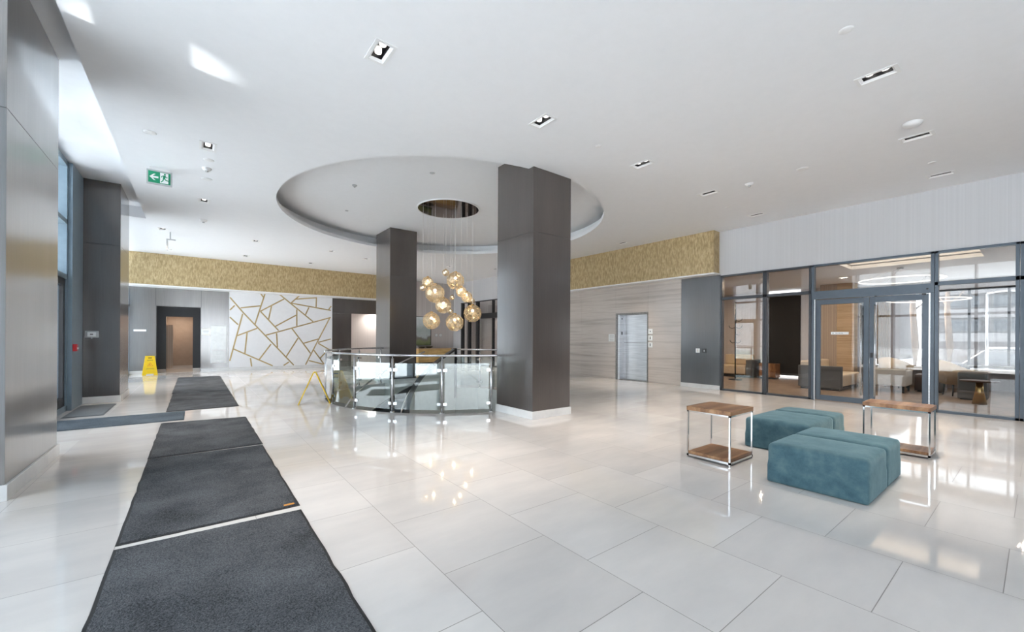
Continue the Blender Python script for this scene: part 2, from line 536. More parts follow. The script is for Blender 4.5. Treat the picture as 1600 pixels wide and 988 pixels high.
tag(ceiling, 'white painted ceiling with a large round recess over the stair', 'ceiling', kind='structure')
# recess: ring wall stepping back above the lip, and its own lid
m = MB()
m.lathe([(RC, ZC + 0.09), (RC + 0.22, ZC + 0.09), (RC + 0.22, 4.48), (0.0, 4.48)], (CX, CY, 0), 96, smooth=False)
m.build('recess', 'ceiling_paint', ceiling)
# raised strip over the windows
boxes('raised_strip', 'ceiling_paint', [((XL, YF, ZS), (-0.95, 13.0, ZS + 0.06)), ((-0.95, YF, ZC + 0.09), (-0.93, 13.0, ZS + 0.06)), ((XL, 13.0, ZC + 0.09), (-0.95, 13.02, ZS + 0.06))], ceiling)

# ---- walls
def S(o, label, cat=None):
    return tag(o, label, cat, kind='structure')

# back wall pieces (front face at y = YB)
wb = empty('wall_back', (0, 0, 0))
S(wb, 'far back wall of gloss-lightened grey-brown veneer with a doorway and a white mural', 'wall')
T = 0.25
boxes('veneer_panel', 'gloss_lightened_veneer', [((XL, YB, 0.11), (-1.115, YB + T, 3.2)), ((-1.105, YB, 2.41), (0.185, YB + T, 3.2)), ((0.195, YB, 0.11), (1.05, YB + T, 3.2))], wb)
boxes('veneer_panel', 'dark_veneer', [((4.87, YB, 2.40), (8.86, YB + T, 3.2)), ((4.87, YB, 0.0), (5.70, YB + T, 2.395))], wb)
boxes('joint_backing', 'joint_dark', [((-1.13, YB + 0.03, 0.0), (-1.09, YB + T - 0.02, 3.2)), ((0.17, YB + 0.03, 2.43), (0.21, YB + T - 0.02, 3.2)), ((0.19, YB + 0.03, 0.0), (0.21, YB + T - 0.02, 2.43))], wb)
boxes('bulkhead_panel', 'white_paint', [((XL, YB, 3.2), (8.86, YB + T, ZC + 0.3))], wb)
boxes('mural_backing', 'white_paint', [((1.05, YB + 0.02, 0.0), (4.87, YB + T, 3.2))], wb)
boxes('stria_panel', 'stria_blush', [((8.86, YB, 0.0), (XR + 0.2, YB + T, ZC + 0.3))], wb)
# corridor behind the right-hand opening
boxes('corridor_lining', 'stria_blush', [((5.70, YB + 1.2, 0), (8.86, YB + 1.3, 2.6)), ((5.60, YB + T, 0), (5.70, YB + 1.3, 2.6)), ((8.86, YB + T, 0), (8.96, YB + 1.3, 2.6)), ((5.6, YB + T, 2.5), (8.96, YB + 1.3, 2.6))], wb)
boxes('corridor_floor', 'floor_tile', [((5.70, YB, -0.1), (8.86, YB + 1.2, 0.0))], wb)
# wall base
S(boxes('baseboard_back', 'stone_base', [((XL, YB - 0.02, 0), (-1.11, YB + 0.1, 0.11)), ((0.19, YB - 0.02, 0), (1.05, YB + 0.1, 0.11)), ((1.05, YB - 0.03, 0), (4.87, YB + 0.02, 0.11)), ((8.86, YB - 0.02, 0), (XR, YB + 0.05, 0.11))]), 'low white stone baseboard along the back wall', 'baseboard')

# mural
mural = empty('wall_mural', (0, YB, 0))
tag(mural, 'white glossy wall mural crossed by slanting gold lines', 'mural')
boxes('mural_panel', 'mural_white', [((1.06, -0.025, 0.115), (4.86, 0.015, 3.10))], mural)
LN = [((680, 322), (760, 413)), ((760, 413), (1060, 728)), ((890, 297), (830, 482)), ((862, 297), (880, 322)), ((745, 385), (862, 373)), ((680, 398), (710, 370)),
      ((757, 420), (680, 700)), ((680, 440), (730, 485)), ((725, 550), (843, 506)), ((783, 532), (770, 655)), ((700, 628), (935, 732)), ((803, 683), (810, 735)), ((855, 692), (925, 600)),
      ((975, 300), (1175, 467)), ((862, 405), (1003, 332)), ((862, 405), (970, 520)), ((928, 375), (910, 455)), ((950, 495), (1075, 428)), ((1078, 395), (1078, 492)), ((895, 547), (1280, 442)),
      ((1045, 355), (1095, 312)), ((1072, 333), (1195, 325)), ((1195, 318), (1193, 380)), ((1045, 357), (1280, 400)), ((1150, 382), (1130, 425)), ((1265, 398), (1282, 375)),
      ((1272, 448), (1130, 725)), ((1050, 508), (1160, 655)), ((1120, 595), (1205, 570)), ((1205, 590), (1280, 570)), ((1205, 595), (1278, 637)), ((1178, 635), (1240, 720)),
      ((1215, 685), (1260, 638)), ((1150, 698), (1235, 720)), ((1085, 565), (1015, 675)), ((958, 535), (963, 620)), ((1000, 732), (1032, 706))]
def on_y(u, v, y):
    r = F_ * FPX + R2 * (u - U0) + U2 * (V0 - v)
    t = y / r.y
    return r.x * t, CH + r.z * t
mg = MB()
for a, b in LN:
    p = []
    for q in (a, b):
        x, z = on_y(180 + q[0] / 3.8, 380 + q[1] / 3.8, YB - 0.025)
        p.append((min(max(x, 1.08), 4.84), -0.027, min(max(z, 0.135), 3.08)))
    mg.bar(p[0], p[1], 0.006, 0.048, up=(Vector(p[1]) - Vector(p[0])).cross(Vector((0, 1, 0))))
mg.build('gold_line_pattern', 'mural_gold', mural)

# gold clad bulkheads with a white soffit edge
gb = empty('trim_1'); S(gb, 'gold textured bulkhead running along the far back wall', 'bulkhead')
boxes('gold_covering', 'gold_cover', [((XL, 18.30, 3.09), (8.2, YB, ZC))], gb)
boxes('white_edge', 'white_paint', [((XL, 18.27, 3.05), (8.23, YB, 3.09))], gb)
gr = empty('trim_2'); S(gr, 'gold textured bulkhead above the pale stone elevator wall', 'bulkhead')
boxes('gold_covering', 'gold_cover', [((10.75, 5.12, 3.07), (XR, 12.6, ZC))], gr)
boxes('white_edge', 'white_paint', [((10.72, 5.09, 3.035), (XR, 12.63, 3.07))], gr)

# right wall
wr = empty('wall_right'); S(wr, 'right-hand wall of pale stone and charcoal veneer with striped grey covering above the glazing', 'wall')
boxes('stone_cladding', 'vein_stone', [((XR, 6.17, 0), (XR + 0.2, 7.22, 3.04)), ((XR, 7.223, 2.16), (XR + 0.2, 8.417, 3.04)), ((XR, 8.42, 0), (XR + 0.2, 9.92, 3.04)), ((XR, 9.923, 0), (XR + 0.2, 11.62, 3.04)), ((XR, 11.623, 0), (XR + 0.2, 13.0, 3.04))], wr)
boxes('charcoal_panel', 'charcoal_veneer', [((XR, 5.08, 0.11), (XR + 0.2, 6.165, 3.04))], wr)
boxes('upper_wall', 'stria_grey', [((XR, YF, 3.0), (XR + 0.2, 5.09, ZC + 0.3)), ((XR, 5.09, 3.04), (XR + 0.2, 13.0, ZC + 0.3))], wr)
boxes('far_upper_wall', 'stria_grey', [((XR, 13.0, 3.12), (XR + 0.2, YB + T, ZC + 0.3)), ((XR, 13.0, 0), (XR + 0.2, 14.4, 3.12)), ((XR, 18.17, 0), (XR + 0.2, YB, 3.12))], wr)
boxes('shaft_back', 'joint_dark', [((XR + 0.33, 7.2, -0.05), (XR + 0.36, 8.45, 2.3))], wr)
S(boxes('baseboard_right', 'stone_base', [((XR - 0.025, 5.08, 0), (XR + 0.1, 6.165, 0.11))]), 'white stone baseboard under the charcoal veneer panel', 'baseboard')

# front wall behind the camera: glazed between piers
S(boxes('wall_front', 'white_paint', [((XL, YF - 0.2, 0), (-1.0, YF, ZC + 0.3)), ((2.9, YF - 0.2, 0), (XR + 0.2, YF, ZC + 0.3)), ((XL, YF - 0.2, 3.3), (XR + 0.2, YF, ZC + 0.3))]), 'white front wall behind the viewer with one wide opening', 'wall')

# ---- columns
def column(name, x0, x1, y0, y1, ztop, mt, label, seams=(3.1,), base=True, bh=0.13):
    c = empty(name); tag(c, label, 'column', kind='structure')
    z = [bh] + list(seams) + [ztop]
    for a, b in zip(z, z[1:]):
        boxes('veneer_panel', mt, [((x0, y0, a + (0.002 if a != bh else 0)), (x1, y1, b - 0.002))], c, 0.002)
    boxes('core', 'joint_dark', [((x0 + 0.006, y0 + 0.006, 0.02), (x1 - 0.006, y1 - 0.006, ztop - 0.01))], c)
    boxes('column_base', 'stone_base', [((x0 - 0.018, y0 - 0.018, 0), (x1 + 0.018, y1 + 0.018, bh))], c, 0.003)
    return c

column('column', 4.435, 5.315, 5.03, 6.02, 4.485, 'dark_veneer', 'large dark veneer column with white base in front of the stair railing')
column('column', 4.44, 5.265, 11.2, 12.3, 4.485, 'dark_veneer', 'dark veneer column standing behind the stair railing')
column('column', -1.95, -1.225, 5.06, 6.62, ZS, 'gloss_lightened_veneer', 'gloss-lightened veneer column at the left edge of the picture', seams=(3.19,))
column('column', -1.95, -1.215, 11.3, 12.62, ZS, 'dark_veneer', 'dark veneer column beyond the entrance carrying a small white control', seams=(3.17,))
column('column', -1.95, -1.225, -1.2, 0.3, ZS, 'gloss_lightened_veneer', 'gloss-lightened veneer column beside the viewer', seams=(3.19,))

# ---- left glazing: aluminium window wall in bays between the columns
def bay(name, y0, y1, label, muls, door=None):
    b = empty(name); S(b, label, 'window')
    fx0, fx1 = XL - 0.26, XL + 0.14
    fr = [((fx0, y0, 0), (fx1, y1, 0.10)), ((fx0, y0, ZS - 0.10), (fx1, y1, ZS))]
    ys = [y0] + muls + [y1]
    for y in ys:
        fr.append(((fx0, max(y0, y - 0.035), 0), (fx1, min(y1, y + 0.035), ZS)))
    for z in (2.38, 3.35):
        fr.append(((fx0, y0, z - 0.04), (fx1, y1, z + 0.04)))
    boxes('frame', 'window_blue', fr, b)
    for a, c in zip(ys, ys[1:]):
        if door and abs(a - door[0]) < 0.01:
            boxes('pane', 'window_glass', [((XL + 0.04, a + 0.03, 2.4), (XL + 0.05, c - 0.03, ZS - 0.08))], b)
            continue
        boxes('pane', 'window_glass', [((XL + 0.04, a + 0.03, 0.08), (XL + 0.05, c - 0.03, ZS - 0.08))], b)
    return b

bay('window_1', -5.9, -1.2, 'tall glazed bay of the left wall behind the viewer', [-4.75, -3.6, -2.4])
bay('window_2', 0.3, 5.06, 'tall glazed bay of the left wall before the first column', [1.5, 2.7, 3.85])
w3 = bay('window_3', 6.62, 11.3, 'blue-grey aluminium window wall and entrance between the two left columns', [7.9, 9.15, 10.40], door=(9.15, 10.40))
boxes('jamb_panel', 'window_blue', [((XL + 0.02, 10.42, 0.0), (XL + 0.20, 11.28, ZS - 0.02))], w3)
bay('window_4', 12.62, 18.93, 'tall glazed bay of the left wall beyond the second column', [14.2, 15.8, 17.4])
d2 = empty('door_2', (XL + 0.09, 9.78, 0)); S(d2, 'black framed glass entrance door in the blue-grey window wall', 'door')
boxes('leaf', 'black_metal', [((-0.03, -0.58, 0.02), (0.03, -0.47, 2.34)), ((-0.03, 0.47, 0.02), (0.03, 0.58, 2.34)), ((-0.03, -0.47, 0.02), (0.03, 0.47, 0.25)), ((-0.03, -0.47, 2.22), (0.03, 0.47, 2.34))], d2)
boxes('pane', 'window_glass', [((-0.005, -0.47, 0.25), (0.005, 0.47, 2.22))], d2)
MB().tube([(0.09, -0.42, 0.5), (0.09, -0.42, 1.9)], 0.016).build('handle', 'steel', d2)

# ---- back doorway
d3 = empty('door_3', (-0.46, YB, 0)); S(d3, 'recessed doorway with a wide black frame in the back wall', 'door')
boxes('reveal', 'gloss_lightened_veneer', [((-0.65, 0.0, 0.0), (-0.635, 0.5, 2.42)), ((0.635, 0.0, 0.0), (0.65, 0.5, 2.42)), ((-0.65, 0.0, 2.40), (0.65, 0.5, 2.42))], d3)
boxes('door_frame', 'black_metal', [((-0.635, 0.40, 0.0), (-0.38, 0.46, 2.40)), ((0.40, 0.40, 0.0), (0.635, 0.46, 2.40)), ((-0.38, 0.40, 2.05), (0.40, 0.46, 2.40))], d3)
boxes('passage', 'taupe_wall', [((-0.9, 2.0, 0), (0.9, 2.1, 2.4)), ((-0.9, 0.5, 0), (-0.42, 2.0, 2.4)), ((0.44, 0.5, 0), (0.9, 2.0, 2.4)), ((-0.9, 0.5, 2.2), (0.9, 2.1, 2.4))], d3)
boxes('tan_panel', 'stria_tan', [((-0.42, 0.9, 0.12), (-0.20, 0.93, 1.75))], d3)
boxes('threshold', 'vein_stone', [((-0.635, 0.0, -0.1), (0.635, 2.0, 0.004))], d3)
boxes('passage_base', 'vein_stone', [((-0.42, 1.97, 0), (0.44, 2.0, 0.14)), ((-0.635, 0.385, 0.0), (-0.38, 0.40, 0.12)), ((0.40, 0.385, 0.0), (0.635, 0.40, 0.12))], d3)

# ================================================================== STOREFRONT (right)
def sf_frame(par, y0, y1, mat='aluminium_dark', z0=0.0, mull0=True, w=0.045, transom=2.40, tb=0.035, bottom=True):
    x0, x1 = XR - 0.03, XR + 0.09
    fr = [((x0, y0, 2.965), (x1, y1, 3.01)), ((x0, y0, transom - tb), (x1, y1, transom + tb))]
    if bottom:
        fr.append(((x0, y0, 0), (x1, y1, 0.045)))
    fr.append(((x0, y0, 0), (x1, y0 + w, 3.01)))
    if mull0:
        fr.append(((x0, y1 - w, 0), (x1, y1, 3.01)))
    boxes('frame', mat, fr, par, 0.003)
    return x0, x1

def sf_panes(par, y0, y1, w=0.045, transom=2.40, low=True, name='pane'):
    x = XR + 0.03
    if low:
        boxes(name, 'storefront_glass', [((x, y0 + w - 0.01, 0.04), (x + 0.01, y1 - w + 0.01, transom - 0.03))], par)
    boxes(name, 'storefront_glass', [((x, y0 + w - 0.01, transom + 0.03), (x + 0.01, y1 - w + 0.01, 2.97))], par)

w5 = empty('window_5'); S(w5, 'narrow storefront window beside the charcoal veneer panel', 'window')
sf_frame(w5, 4.035, 5.075); sf_panes(w5, 4.035, 5.075)
w6 = empty('window_6'); S(w6, 'storefront window beside the double door with a black wall beyond', 'window')
sf_frame(w6, 3.10, 4.030); sf_panes(w6, 3.10, 4.030)
w7 = empty('window_7'); S(w7, 'wide storefront window at the right of the glass double door', 'window')
sf_frame(w7, 0.21, 1.19, 'aluminium_blue'); sf_panes(w7, 0.21, 1.19)
w8 = empty('window_8'); S(w8, 'storefront window cut by the right edge of the picture', 'window')
sf_frame(w8, -1.2, 0.205, 'aluminium_blue'); sf_panes(w8, -1.2, 0.205)
w9 = empty('window_9'); S(w9, 'storefront windows outside the picture on the right', 'window')
sf_frame(w9, -3.6, -1.205, 'aluminium_blue'); sf_panes(w9, -3.6, -1.205)
sf_frame(w9, -6.0, -3.605, 'aluminium_blue'); sf_panes(w9, -6.0, -3.605)

d1 = empty('door_1', (XR, 0, 0)); S(d1, 'glass double door with blue-grey frames and long steel pulls', 'door')
boxes('frame', 'aluminium_blue', [((-0.03, 1.195, 2.965), (0.09, 3.095, 3.01)), ((-0.04, 1.195, 2.235), (0.09, 3.095, 2.415)), ((-0.03, 1.195, 0), (0.09, 1.245, 3.01)), ((-0.03, 3.045, 0), (0.09, 3.095, 3.01))], d1, 0.003)
boxes('transom_pane', 'storefront_glass', [((0.03, 1.24, 2.41), (0.04, 3.05, 2.97))], d1)
boxes('jamb_strip', 'brushed_steel', [((-0.034, 3.022, 0.01), (-0.004, 3.043, 2.235)), ((-0.034, 1.247, 0.01), (-0.004, 1.268, 2.235))], d1)
for (a, b, hy, lab) in ((2.125, 3.02, 2.235, 1), (1.27, 2.115, 2.02, 0)):
    lf = boxes('leaf', 'aluminium_blue', [((0.0, a, 0.015), (0.05, a + 0.085, 2.225)), ((0.0, b - 0.085, 0.015), (0.05, b, 2.225)), ((0.0, a + 0.085, 0.015), (0.05, b - 0.085, 0.125)), ((0.0, a + 0.085, 2.115), (0.05, b - 0.085, 2.225))], d1, 0.003)
    boxes('pane', 'storefront_glass', [((0.02, a + 0.08, 0.12), (0.03, b - 0.08, 2.12))], lf)
    h = MB()
    h.tube([(-0.075, hy, 0.20), (-0.075, hy, 2.06)], 0.015)
    for z in (0.40, 1.86):
        h.tube([(-0.075, hy, z), (0.0, hy, z)], 0.010)
    h.build('handle', 'brushed_steel', lf)
    if lab:
        pl = boxes('name_plate', 'sign_white', [((0.012, 2.45, 1.455), (0.019, 2.752, 1.512))], lf)
        boxes('printed_line', 'sign_grey', [((0.0110, 2.70, 1.474), (0.0119, 2.73, 1.492)), ((0.0110, 2.635, 1.474), (0.0119, 2.675, 1.492)), ((0.0110, 2.585, 1.474), (0.0119, 2.625, 1.492)), ((0.0110, 2.545, 1.474), (0.0119, 2.578, 1.492))], pl)
    else:
        boxes('lock', 'black_metal', [((-0.012, 2.06, 0.98), (0.0, 2.10, 1.08))], lf)
boxes('closer_arm', 'black_metal', [((-0.055, 1.30, 2.20), (-0.03, 1.36, 2.23)), ((-0.055, 1.27, 2.30), (-0.04, 1.30, 2.33)), ((-0.05, 2.0, 2.215), (-0.035, 2.03, 2.245))], d1)

# far right glazed doors beyond the stone wall
w10 = empty('window_10', (XR, 0, 0)); S(w10, 'dark framed glazed screen far down the right-hand wall', 'window')
fr = [((-0.03, 14.4, 3.08), (0.09, 18.15, 3.12)), ((-0.03, 14.4, 0), (0.09, 18.15, 0.04))]
for y in (14.4, 15.3, 16.56, 17.3, 17.95):
    fr.append(((-0.04, y, 0), (0.09, y + 0.16 if y > 16 else y + 0.06, 3.12)))
fr.append(((-0.05, 14.4, 2.26), (0.09, 16.6, 2.50)))
boxes('frame', 'black_metal', fr, w10)
boxes('pane', 'storefront_glass', [((0.03, 14.4, 0.04), (0.04, 18.1, 3.08))], w10)
boxes('blind_backing', 'stria_blush', [((0.30, 14.0, 0), (0.36, 18.94, 3.3))], w10)

# ================================================================== LOUNGE beyond the glass
S(boxes('wall_lounge', 'stria_blush', [((11.30, 8.9, -0.1), (17.3, 9.0, 3.2)), ((16.25, 5.9, 0), (16.4, 8.9, 3.1)), ((16.25, 4.0, 0), (16.4, 4.86, 3.1)), ((16.95, 3.45, 0), (17.3, 4.0, 3.1)), ((16.95, -6, 0), (17.3, 3.45, 0.45)), ((16.95, -6, 2.78), (17.3, 3.45, 3.1)), ((11.25, YF - 0.2, 0), (17.3, YF, 3.1)), ((16.25, 3.9, 0), (17.3, 4.0, 3.1))]), 'white walls of the lounge behind the glass', 'wall')
S(boxes('wall_lounge_dark', 'black_matte', [((16.2, 4.86, 0.1), (16.4, 5.9, 2.86))]), 'black feature wall inside the lounge behind the storefront window', 'wall')
lc = slab_with_holes('ceiling_lounge', 'ceiling_paint', [(XR + 0.2, YF), (17.3, YF), (17.3, 9.0), (XR + 0.2, 9.0)], [[(11.45, 0.68), (12.5, 0.68), (12.5, 2.72), (11.45, 2.72)]], 3.02, 0.10, False)
S(lc, 'white lounge ceiling with a warm lit rectangular recess', 'ceiling')
boxes('cove_lid', 'cove_warm', [((11.43, 0.66, 3.16), (12.52, 2.74, 3.18))], lc)
boxes('cove_wall', 'ceiling_paint', [((11.43, 0.66, 3.10), (11.45, 2.74, 3.18)), ((12.5, 0.66, 3.10), (12.52, 2.74, 3.18)), ((11.43, 0.66, 3.10), (12.52, 0.68, 3.18)), ((11.43, 2.72, 3.10), (12.52, 2.74, 3.18))], lc)
S(boxes('floor_lounge', 'lounge_carpet', [((XR + 0.06, YF, -0.1), (17.3, 9.0, 0.0))]), 'brown lounge floor beyond the glass', 'floor')
lw = empty('window_11', (17.0, 0, 0)); S(lw, 'lounge window looking out to the snowy street', 'window')
fr = [((0.0, -6, 0.45), (0.1, 3.45, 0.50)), ((0.0, -6, 2.73), (0.1, 3.45, 2.78))]
for y in (-5.0, -3.6, -2.2, -0.9, 0.47, 1.16, 2.05, 3.40):
    fr.append(((0.0, y, 0.45), (0.1, y + 0.05, 2.78)))
boxes('frame', 'aluminium_dark', fr, lw)
boxes('pane', 'dimming_glass', [((0.04, -6, 0.46), (0.05, 3.45, 2.77))], lw)
boxes('sill', 'white_paint', [((-0.75, -2.5, 0.50), (0.0, 3.3, 0.58))], lw)

# ================================================================== CEILING FIXTURES
def make_light(x, y, name, label, group):
    r = empty(name, (x, y, ZC)); tag(r, label, 'ceiling light', group)
    w, l, t = FW / 2, FL / 2, 0.030
    boxes('trim_frame', 'trim_white', [((-w - t, -l - t, -0.006), (-w, l + t, 0.0)), ((w, -l - t, -0.006), (w + t, l + t, 0.0)), ((-w, -l - t, -0.006), (w, -l, 0.0)), ((-w, l, -0.006), (w, l + t, 0.0))], r)
    boxes('housing', 'black_metal', [((-w + .001, -l + .001, 0.082), (w - .001, l - .001, 0.088)), ((-w + .001, -l + .001, 0.004), (-w + .004, l - .001, 0.088)), ((w - .004, -l + .001, 0.004), (w - .001, l - .001, 0.088)), ((-w + .001, -l + .001, 0.004), (w - .001, -l + .004, 0.088)), ((-w + .001, l - .004, 0.004), (w - .001, l - .001, 0.088))], r)
    bv = MB()
    b_ = 0.022
    for (p, q) in ((((-w, -l), (w, -l)), ((-w + b_, -l + b_), (w - b_, -l + b_))), (((w, -l), (w, l)), ((w - b_, -l + b_), (w - b_, l - b_))), (((w, l), (-w, l)), ((w - b_, l - b_), (-w + b_, l - b_))), (((-w, l), (-w, -l)), ((-w + b_, l - b_), (-w + b_, -l + b_)))):
        bv.bm.faces.new([bv.bm.verts.new((*p[0], 0.0)), bv.bm.verts.new((*p[1], 0.0)), bv.bm.verts.new((*q[1], 0.016)), bv.bm.verts.new((*q[0], 0.016))])
        bv.bm.faces.new([bv.bm.verts.new((*q[0], 0.016)), bv.bm.verts.new((*q[1], 0.016)), bv.bm.verts.new((*p[1], 0.003)), bv.bm.verts.new((*p[0], 0.003))])
    bv.build('bevel', 'trim_white', r, fix=False)
    for s in (-1, 1):
        lp = MB().lathe([(0.0, 0.040), (0.024, 0.038), (0.030, 0.034), (0.033, 0.036), (0.034, 0.048), (0.034, 0.081)], (0, s * 0.064, 0), 24).build('lamp', 'lamp_white', r)
    return r

FL_LABEL = ['recessed twin ceiling light at the upper left, nearest of all', 'recessed twin ceiling light above the front of the large column', 'recessed twin ceiling light right of the large column, third of the middle row',
            'recessed twin ceiling light of the middle row, next to last before the right wall', 'recessed twin ceiling light of the middle row, closest to the grey striped wall',
            'large recessed twin ceiling light at the upper right of the picture', 'recessed twin ceiling light beside the round smoke alarm at the right', 'recessed twin ceiling light at the far right near the glazed wall',
            'recessed ceiling light above and right of the green exit sign', 'recessed ceiling light below and right of the green exit sign', 'recessed ceiling light close to the far left column', 'recessed ceiling light over the far doorway, front one of two',
            'recessed ceiling light near the gold bulkhead above the mural left side', 'recessed ceiling light in front of the gold bulkhead, left of the rear column', 'recessed ceiling light beside the rear column at the recess edge', 'recessed ceiling light close to the gold bulkhead above the mural centre',
            'recessed ceiling light in front of the gold bulkhead of the elevator wall', 'recessed ceiling light seen between the pendant cords, right one', 'recessed ceiling light seen between the pendant cords, left one', 'recessed ceiling light far back beside the right wall']
SPOTS = []
for i, (x, y) in enumerate(FIX):
    if i == 0:
        proto_light = make_light(x, y, 'ceiling_light', FL_LABEL[0], 'recessed twin lights in the ceiling')
    else:
        c = copy_tree(proto_light); c.location = (x, y, ZC); c['label'] = FL_LABEL[i]
    SPOTS.append((x, y))

# small ceiling devices
def dome(name, x, y, z, r, label, cat, deep=0.035, mt='plastic_white', group='small devices on the ceiling', knob=False):
    t = empty(name, (x, y, z)); tag(t, label, cat, group)
    MB().lathe([(0.0, -deep), (r * 0.62, -deep), (r * 0.9, -deep * 0.55), (r, -deep * 0.15), (r, 0.0), (0, 0)], (0, 0, 0), 28).build('body', mt, t)
    if knob:
        MB().lathe([(0.0, -deep - 0.02), (r * 0.3, -deep - 0.02), (r * 0.34, -deep), (0, -deep)], (0, 0, 0), 16).build('sensor', 'sign_grey', t)
    return t

dome('ceiling_disc', 4.721, 1.076, ZC, 0.055, 'small flat white disc on the ceiling above the biggest upper right light', 'ceiling disc', 0.012)
dome('smoke_detector', 7.426, 1.009, ZC, 0.10, 'wide white smoke detector at the upper right of the ceiling', 'smoke detector', 0.05)
dome('ceiling_speaker', 8.012, 2.381, ZC, 0.085, 'white round speaker cover on the ceiling right of centre', 'speaker', 0.014)
dome('smoke_detector', 8.019, 3.192, ZC, 0.07, 'white smoke detector with a grey sensor above the gold bulkhead corner', 'smoke detector', 0.04, knob=True)
dome('ceiling_disc', 9.327, 1.048, ZC, 0.05, 'small white disc between the two right-most ceiling lights', 'ceiling disc', 0.012)
dome('ceiling_disc', 4.71, 3.916, ZC, 0.05, 'small white sprinkler cover between the lights in front of the column', 'ceiling disc', 0.012)
dome('ceiling_disc', 0.164, 8.045, ZC, 0.075, 'white flat disc next to the ceiling light above the exit sign', 'ceiling disc', 0.012)
dome('smoke_detector', 0.147, 8.464, ZC, 0.07, 'white smoke detector with a grey sensor upper right of the exit sign', 'smoke detector', 0.045, knob=True)
dome('ceiling_disc', 0.158, 9.05, ZC, 0.085, 'white flat disc right of the green exit sign', 'ceiling disc', 0.012)
dome('ceiling_disc', -0.512, 7.462, ZC, 0.075, 'white flat disc in the ceiling above the green exit sign', 'ceiling disc', 0.012)
dome('smoke_detector', 0.156, 12.298, ZC, 0.08, 'white smoke detector below the second ceiling light near the exit sign', 'smoke detector', 0.05, knob=True)
dome('ceiling_disc', 9.1, 4.05, ZC, 0.05, 'small white disc between the two last lights of the middle row', 'ceiling disc', 0.012)
dome('sprinkler', 2.62, 8.55, 4.48, 0.05, 'grey sprinkler head inside the round ceiling recess at the left', 'sprinkler', 0.03, 'sign_grey', knob=True)
dome('ceiling_disc', 3.6, 7.0, 4.48, 0.05, 'small grey disc inside the round ceiling recess near the front', 'ceiling disc', 0.012, 'sign_grey')
dome('ceiling_disc', 3.0, 10.4, 4.48, 0.04, 'tiny grey disc inside the round ceiling recess behind the sprinkler', 'ceiling disc', 0.012, 'sign_grey')

# exit sign, hung from the ceiling
ex = empty('exit_sign', (-0.486, 8.96, ZC)); tag(ex, 'green running man exit sign with a left arrow hanging from the ceiling', 'exit sign')
boxes('casing', 'sign_grey', [((-0.166, -0.02, -0.285), (0.166, 0.02, -0.045))], ex, 0.004)
boxes('mount', 'plastic_white', [((-0.13, -0.015, -0.045), (0.13, 0.015, 0.0))], ex)
fc = boxes('green_face', 'exit_green', [((-0.144, -0.024, -0.262), (0.144, -0.0195, -0.072))], ex)
ar = MB()
yy = -0.0265
ar.plate([(-0.128, yy, -0.167), (-0.075, yy, -0.115), (-0.05, yy, -0.115), (-0.088, yy, -0.152), (-0.014, yy, -0.152), (-0.014, yy, -0.182), (-0.088, yy, -0.182), (-0.05, yy, -0.219), (-0.075, yy, -0.219)], (0, 1, 0), 0.003)
ar.build('arrow', 'sign_white', fc)
boxes('doorway_patch', 'sign_white', [((0.008, -0.0265, -0.252), (0.115, -0.0235, -0.080))], fc)
rm = MB()
def seg(pts, w):
    for a, b in zip(pts, pts[1:]):
        p = Vector((a[0], -0.0275, a[1])); q = Vector((b[0], -0.0275, b[1]))
        rm.bar(p, q, 0.004, w, up=(q - p).cross(Vector((0, 1, 0))))
rm.lathe([(0, -0.002), (0.014, -0.002), (0.014, 0.002), (0, 0.002)], (0.070, -0.0275, -0.100), 14)
for v in rm.bm.verts:   # stand the head disc upright
    dz = v.co.z + 0.100; dy = v.co.y + 0.0275
    v.co.y = -0.0275 + dz; v.co.z = -0.100 + dy
seg([(0.066, -0.118), (0.058, -0.172)], 0.030)
seg([(0.062, -0.125), (0.036, -0.130), (0.024, -0.155)], 0.011)
seg([(0.070, -0.122), (0.090, -0.150), (0.105, -0.142)], 0.011)
seg([(0.062, -0.165), (0.082, -0.195), (0.118, -0.200), (0.122, -0.225)], 0.014)
seg([(0.055, -0.168), (0.046, -0.205), (0.020, -0.238)], 0.014)
rm.build('running_figure', 'exit_green', fc)
# second sign seen edge-on further back
ex2 = empty('exit_sign', (-0.53, 14.3, ZC)); tag(ex2, 'far white-cased exit sign hung near the gold bulkhead', 'exit sign')
boxes('casing', 'sign_grey', [((-0.10, -0.02, -0.46), (-0.07, 0.3, -0.22))], ex2)
boxes('mount', 'sign_grey', [((-0.10, -0.01, -0.22), (0.10, 0.01, -0.19)), ((-0.03, -0.01, -0.19), (0.0, 0.01, 0.0))], ex2)
boxes('lower_bracket', 'sign_grey', [((-0.10, -0.02, -0.49), (0.02, 0.0, -0.461))], ex2)

# ================================================================== CHANDELIER
CHX, CHY = 4.93, 8.72
can = empty('pendant_canopy', (CHX, CHY, 4.48)); tag(can, 'round bronze mirrored ceiling plate holding the pendant cords', 'canopy')
MB().lathe([(0.0, -0.012), (0.735, -0.012), (0.735, 0.0), (0.0, 0.0)], (0, 0, 0), 72, smooth=False).build('mirror_plate', 'bronze_mirror', can)
MB().lathe([(0.735, 0.0), (0.735, -0.022), (0.757, -0.022), (0.757, 0.0)], (0, 0, 0), 72, smooth=False).build('rim', 'trim_white', can)

